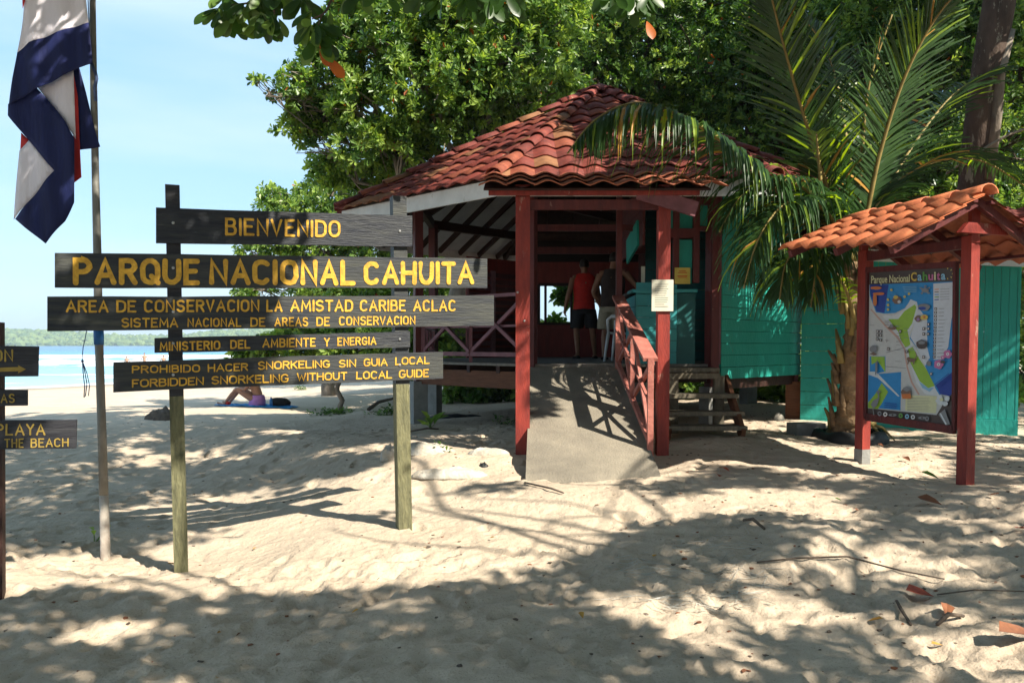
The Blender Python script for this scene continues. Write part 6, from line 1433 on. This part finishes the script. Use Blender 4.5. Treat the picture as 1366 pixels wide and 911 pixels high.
def man_dark():
    c_ = at(817, 478, 13.6); root = empty('person', (c_.x, c_.y, FLOOR), R(-18), 'man in a dark tank top and khaki shorts leaning at the turquoise counter', 'person')
    hipL, hipR = V3(-.11, 0, .92), V3(.10, 0, .92); kneeL, kneeR = V3(-.13, .03, .50), V3(.13, .05, .50); ankL, ankR = V3(-.14, -.02, .08), V3(.14, .0, .08)
    shL, shR = V3(-.215, 0, 1.42), V3(.215, .0, 1.44); elL, elR = V3(-.32, -.06, 1.14), V3(.42, .02, 1.20); wrL, wrR = V3(-.24, .05, .93), V3(.34, .22, 1.05)
    caps = [([V3(0, 0, .90), V3(0, 0, 1.05), V3(0, 0, 1.2), V3(0, 0, 1.36), V3(0, 0, 1.45)], [.155, .142, .15, .16, .10]), ([shL, V3(0, 0, 1.45), shR], [.065, .07, .065]), ([V3(0, 0, 1.44), V3(0, .02, 1.55), V3(0.01, .03, 1.61)], [.066, .058, .058])]
    for a, b, e in ((shL, elL, wrL), (shR, elR, wrR)): caps += [([a, a.lerp(b, .35), b, b.lerp(e, .3), e], [.064, .056, .042, .043, .027])]
    for a, b, e in ((hipL, kneeL, ankL), (hipR, kneeR, ankR)): caps += [([a, a.lerp(b, .4), b, b.lerp(e, .3)+V3(0, -.02, 0), e], [.098, .085, .056, .06, .036])]
    for an in (ankL, ankR): caps += [([an+V3(0, -.03, -.02), an+V3(0, .08, -.045), an+V3(0, .17, -.05)], [.038, .040, .028])]
    caps += hand(wrL, V3(.3, .5, -.8), V3(1, 0, 0), 1, .6, 1); caps += hand(wrR, V3(-.6, .5, -.2), V3(-.2, .2, -1), 1, .4, -1)
    balls = head(root, V3(.02, .04, 1.68), M['skin'], M['hair'], .5)
    figure('person', root, caps, balls, M['skin_dk'], .0085)
    cloth_loft('tank_top', [ring_((0, 0, .84), .190, .150, dz=.008), ring_((0, 0, .95), .182, .145), ring_((0, 0, 1.08), .175, .142), ring_((0, 0, 1.22), .182, .15), ring_((0, 0, 1.32), .188, .152), ring_((0, 0, 1.41), .165, .125), ring_((0, 0, 1.475), .145, .09), ring_((0, 0, 1.51), .115, .080)], M['c_brown'], root)
    cloth_loft('shorts', [ring_((0, 0, .93), .168, .132), ring_((0, 0, .85), .20, .158), ring_((0, 0, .78), .205, .16)], M['c_khaki'], root)
    for a, b in ((V3(-.10, 0, .84), kneeL), (V3(.10, 0, .84), kneeR)):
        cloth_loft('shorts_leg', [ring_(a+V3(0, 0, .03), .11, .135), ring_(a.lerp(b, .3), .122, .13), ring_(a.lerp(b, .65), .125, .128), ring_(a.lerp(b, .98), .125, .122, dz=.006)], M['c_khaki'], root)
    for an in (ankL, ankR): link('sandal', MB().tube([an+V3(0, -.08, -.072), an+V3(0, .06, -.072), an+V3(0, .19, -.072)], [.040, .048, .040], 12).mesh('sandal', M['c_black'], None, True), root)
man_dark()
# sunbather on the towel
def sunbather():
    p = gpt(330, 541); root = empty('person', tuple(p), R(0), 'sunbather in a lilac swimsuit sitting on a blue towel with knees drawn up', 'person'); z = p.z
    hip = V3(.25, 0, .13); knL, knR = V3(-.25, -.10, .42), V3(-.20, .12, .46); anL, anR = V3(-.55, -.12, .06), V3(-.50, .12, .07)
    ch = V3(.18, 0, .52); nk = V3(.12, 0, .66)
    caps = [([hip, V3(.27, 0, .30), ch, V3(.14, 0, .62)], [.155, .12, .135, .08]), ([V3(.14, -.18, .58), V3(.14, 0, .61), V3(.14, .18, .58)], [.052, .06, .052]), ([nk, V3(.10, 0, .74)], [.05, .052])]
    for s, k_, a_ in ((-.10, knL, anL), (.10, knR, anR)): caps += [([hip+V3(0, s, 0), (hip+V3(0, s, 0)).lerp(k_, .5), k_, k_.lerp(a_, .35), a_], [.095, .08, .055, .055, .035]), ([a_+V3(.03, 0, -.02), a_+V3(-.08, 0, -.02), a_+V3(-.18, 0, .03)], [.035, .035, .022])]
    for s, k_ in ((-.18, knL), (.18, knR)): 
        e = V3(.0, s*1.2, .42); w = k_+V3(.05, 0, .04); caps += [([V3(.14, s, .58), e, w], [.048, .038, .027])]+hand(w, V3(-1, -s, -.3), V3(0, 0, -1), 1, .4)
    balls = head(root, V3(.08, 0, .82), M['skin'], M['hair'], -1.57, hairlen=.12)
    figure('person', root, caps, balls, M['skin'], .010)
    cloth_loft('swimsuit', [ring_((.25, 0, .0), .185, .20), ring_((.26, 0, .14), .19, .20), ring_((.27, 0, .28), .142, .145)], M['lilac'], root)
    link('bracelet', MB().tube([anL+V3(.10, -.05, .0), anL+V3(.10, .05, .0)], [.052, .052], 10).mesh('ankle_band', M['c_red'], None, True), root)
    tw = MB(); X0, X1, Y0, Y1 = -.7, 1.2, -.42, .42; N_ = 14
    for i in range(N_):
        for j in range(6):
            q = []
            for (a, b) in ((i, j), (i+1, j), (i+1, j+1), (i, j+1)):
                x = p.x+X0+(X1-X0)*a/N_; y = p.y+Y0+(Y1-Y0)*b/6; q.append(Vector((x, y, ground(x, y)+.02+.012*math.sin(a*1.7+b))))
            tw.quad(*q)
    o = tw.build('towel', M['towel']); tag(o, 'bright blue beach towel spread under the sunbather', 'towel'); s = o.modifiers.new('thickness', 'SOLIDIFY'); s.thickness = .012
    q = p+V3(.85, 0, .06)
    bag = MB(); bag.loft([ring_((q.x, q.y, q.z-.05), .26, .16), ring_((q.x, q.y, q.z+.03), .27, .17), ring_((q.x-.03, q.y, q.z+.10), .20, .12, dz=.02), ring_((q.x-.05, q.y, q.z+.14), .08, .05)]); tag(bag.build('beach_bag', M['c_black'], None, True), 'black beach bag lying right of the sunbather', 'bag')
    bt = MB(); c_ = p+V3(.70, -.30, .02); bt.loft([ring_((c_.x, c_.y, c_.z), .04, .04, 12), ring_((c_.x, c_.y, c_.z+.15), .04, .04, 12), ring_((c_.x, c_.y, c_.z+.18), .018, .018, 12), ring_((c_.x, c_.y, c_.z+.22), .018, .018, 12)]); tag(bt.build('bottle', M['bluetape'], None, True), 'small blue capped bottle standing by the black beach bag', 'bottle')
sunbather()
# swimmers in the surf
for i, (u_, v_, Y_, lab) in enumerate(((169, 475, 90, 'leftmost of three swimmers chest deep in the surf'), (192.5, 471, 90, 'middle swimmer standing highest in the surf'), (218, 474, 88, 'rightmost swimmer just left of the sign post'))):
    c_ = at(u_, v_, Y_); r = empty('person', (c_.x, c_.y, -1.2), R(20*i), lab, 'person', 'swimmers in the surf')
    hz_ = c_.z+1.2; sh = hz_-.32
    caps = [([V3(0, 0, sh-1.4), V3(0, 0, sh-.4), V3(0, 0, sh-.1), V3(0, 0, sh)], [.15, .15, .17, .10]), ([V3(-.2, 0, sh-.02), V3(0, 0, sh), V3(.2, 0, sh-.02)], [.06, .07, .06]), ([V3(0, 0, sh), V3(0, 0, sh+.15)], [.06, .06]), ([V3(-.2, 0, sh-.02), V3(-.3, .08, sh-.3), V3(-.28, .25, sh-.45)], [.055, .042, .03]), ([V3(.2, 0, sh-.02), V3(.3, .08, sh-.3), V3(.28, .25, sh-.45)], [.055, .042, .03])]
    caps += hand(V3(-.28, .25, sh-.45), V3(0, 1, -.3), V3(0, 0, -1)); caps += hand(V3(.28, .25, sh-.45), V3(0, 1, -.3), V3(0, 0, -1))
    figure('person', r, caps, head(r, V3(0, 0, sh+.24), M['skin'], M['hair'], 2.5+i), M['skin'], .016)

# white plastic chair
def chair():
    c_ = at(833, 486, 12.3); r = empty('plastic_chair', (c_.x, c_.y, FLOOR), R(70), 'white plastic armchair between the counter and the ramp railing', 'chair')
    def ln(nm, mb): link(nm, mb.mesh(nm, M['plastic'], None, True), r)
    s = MB(); n = 10
    rings = []
    for j in range(7):
        t = j/6; y = -.22+.44*t; z = .43-.015*math.sin(t*math.pi); w = .24-.02*t; rings.append([Vector((w*math.cos(a)*1.0, y, z+.018*math.sin(a))) for a in [2*math.pi*i/n for i in range(n)]])
    s.loft(rings); ln('seat', s)
    for sx in (-1, 1):
        ln('leg', MB().tube([V3(sx*.21, .20, .43), V3(sx*.24, .23, .2), V3(sx*.26, .25, 0)], [.026, .022, .018], 8)); ln('leg', MB().tube([V3(sx*.20, -.20, .43), V3(sx*.22, -.25, .2), V3(sx*.24, -.29, 0)], [.026, .022, .018], 8))
        ln('armrest', MB().tube([V3(sx*.23, .2, .43), V3(sx*.27, .2, .62), V3(sx*.28, .14, .67), V3(sx*.27, -.05, .67), V3(sx*.23, -.24, .66)], [.02, .024, .028, .028, .022], 8))
    b = MB(); rings = []
    for j in range(9):
        t = j/8; a = -1.2+2.4*t; rings.append([Vector((.25*math.sin(a)/1.0, -.22-.06*math.cos(a)-.1*h, .44+.40*h*(1-.25*abs(math.sin(a))**3))) for h in (0, .33, .66, 1)]+[Vector((.25*math.sin(a), -.235-.06*math.cos(a)-.1*h, .44+.40*h*(1-.25*abs(math.sin(a))**3))) for h in (1, .66, .33, 0)])
    b.loft(rings); ln('backrest', b)
chair()

# ------------------------------------------------------------------ haze
hm = bpy.data.materials.new('haze_air'); hm.use_nodes = True; hn = hm.node_tree; hn.nodes.clear(); ho = hn.nodes.new('ShaderNodeOutputMaterial'); hv = hn.nodes.new('ShaderNodeVolumePrincipled')
hv.inputs['Density'].default_value = .00032; hv.inputs['Color'].default_value = (.80, .90, 1.0, 1); hv.inputs['Anisotropy'].default_value = .1
hn.links.new(hv.outputs[0], ho.inputs['Volume'])
hz_o = MB().box((-300, 5500, 28), (26000, 20000, 66)).build('haze', hm); hz_o['kind'] = 'stuff'; hz_o['label'] = 'thin sea haze over the bay'
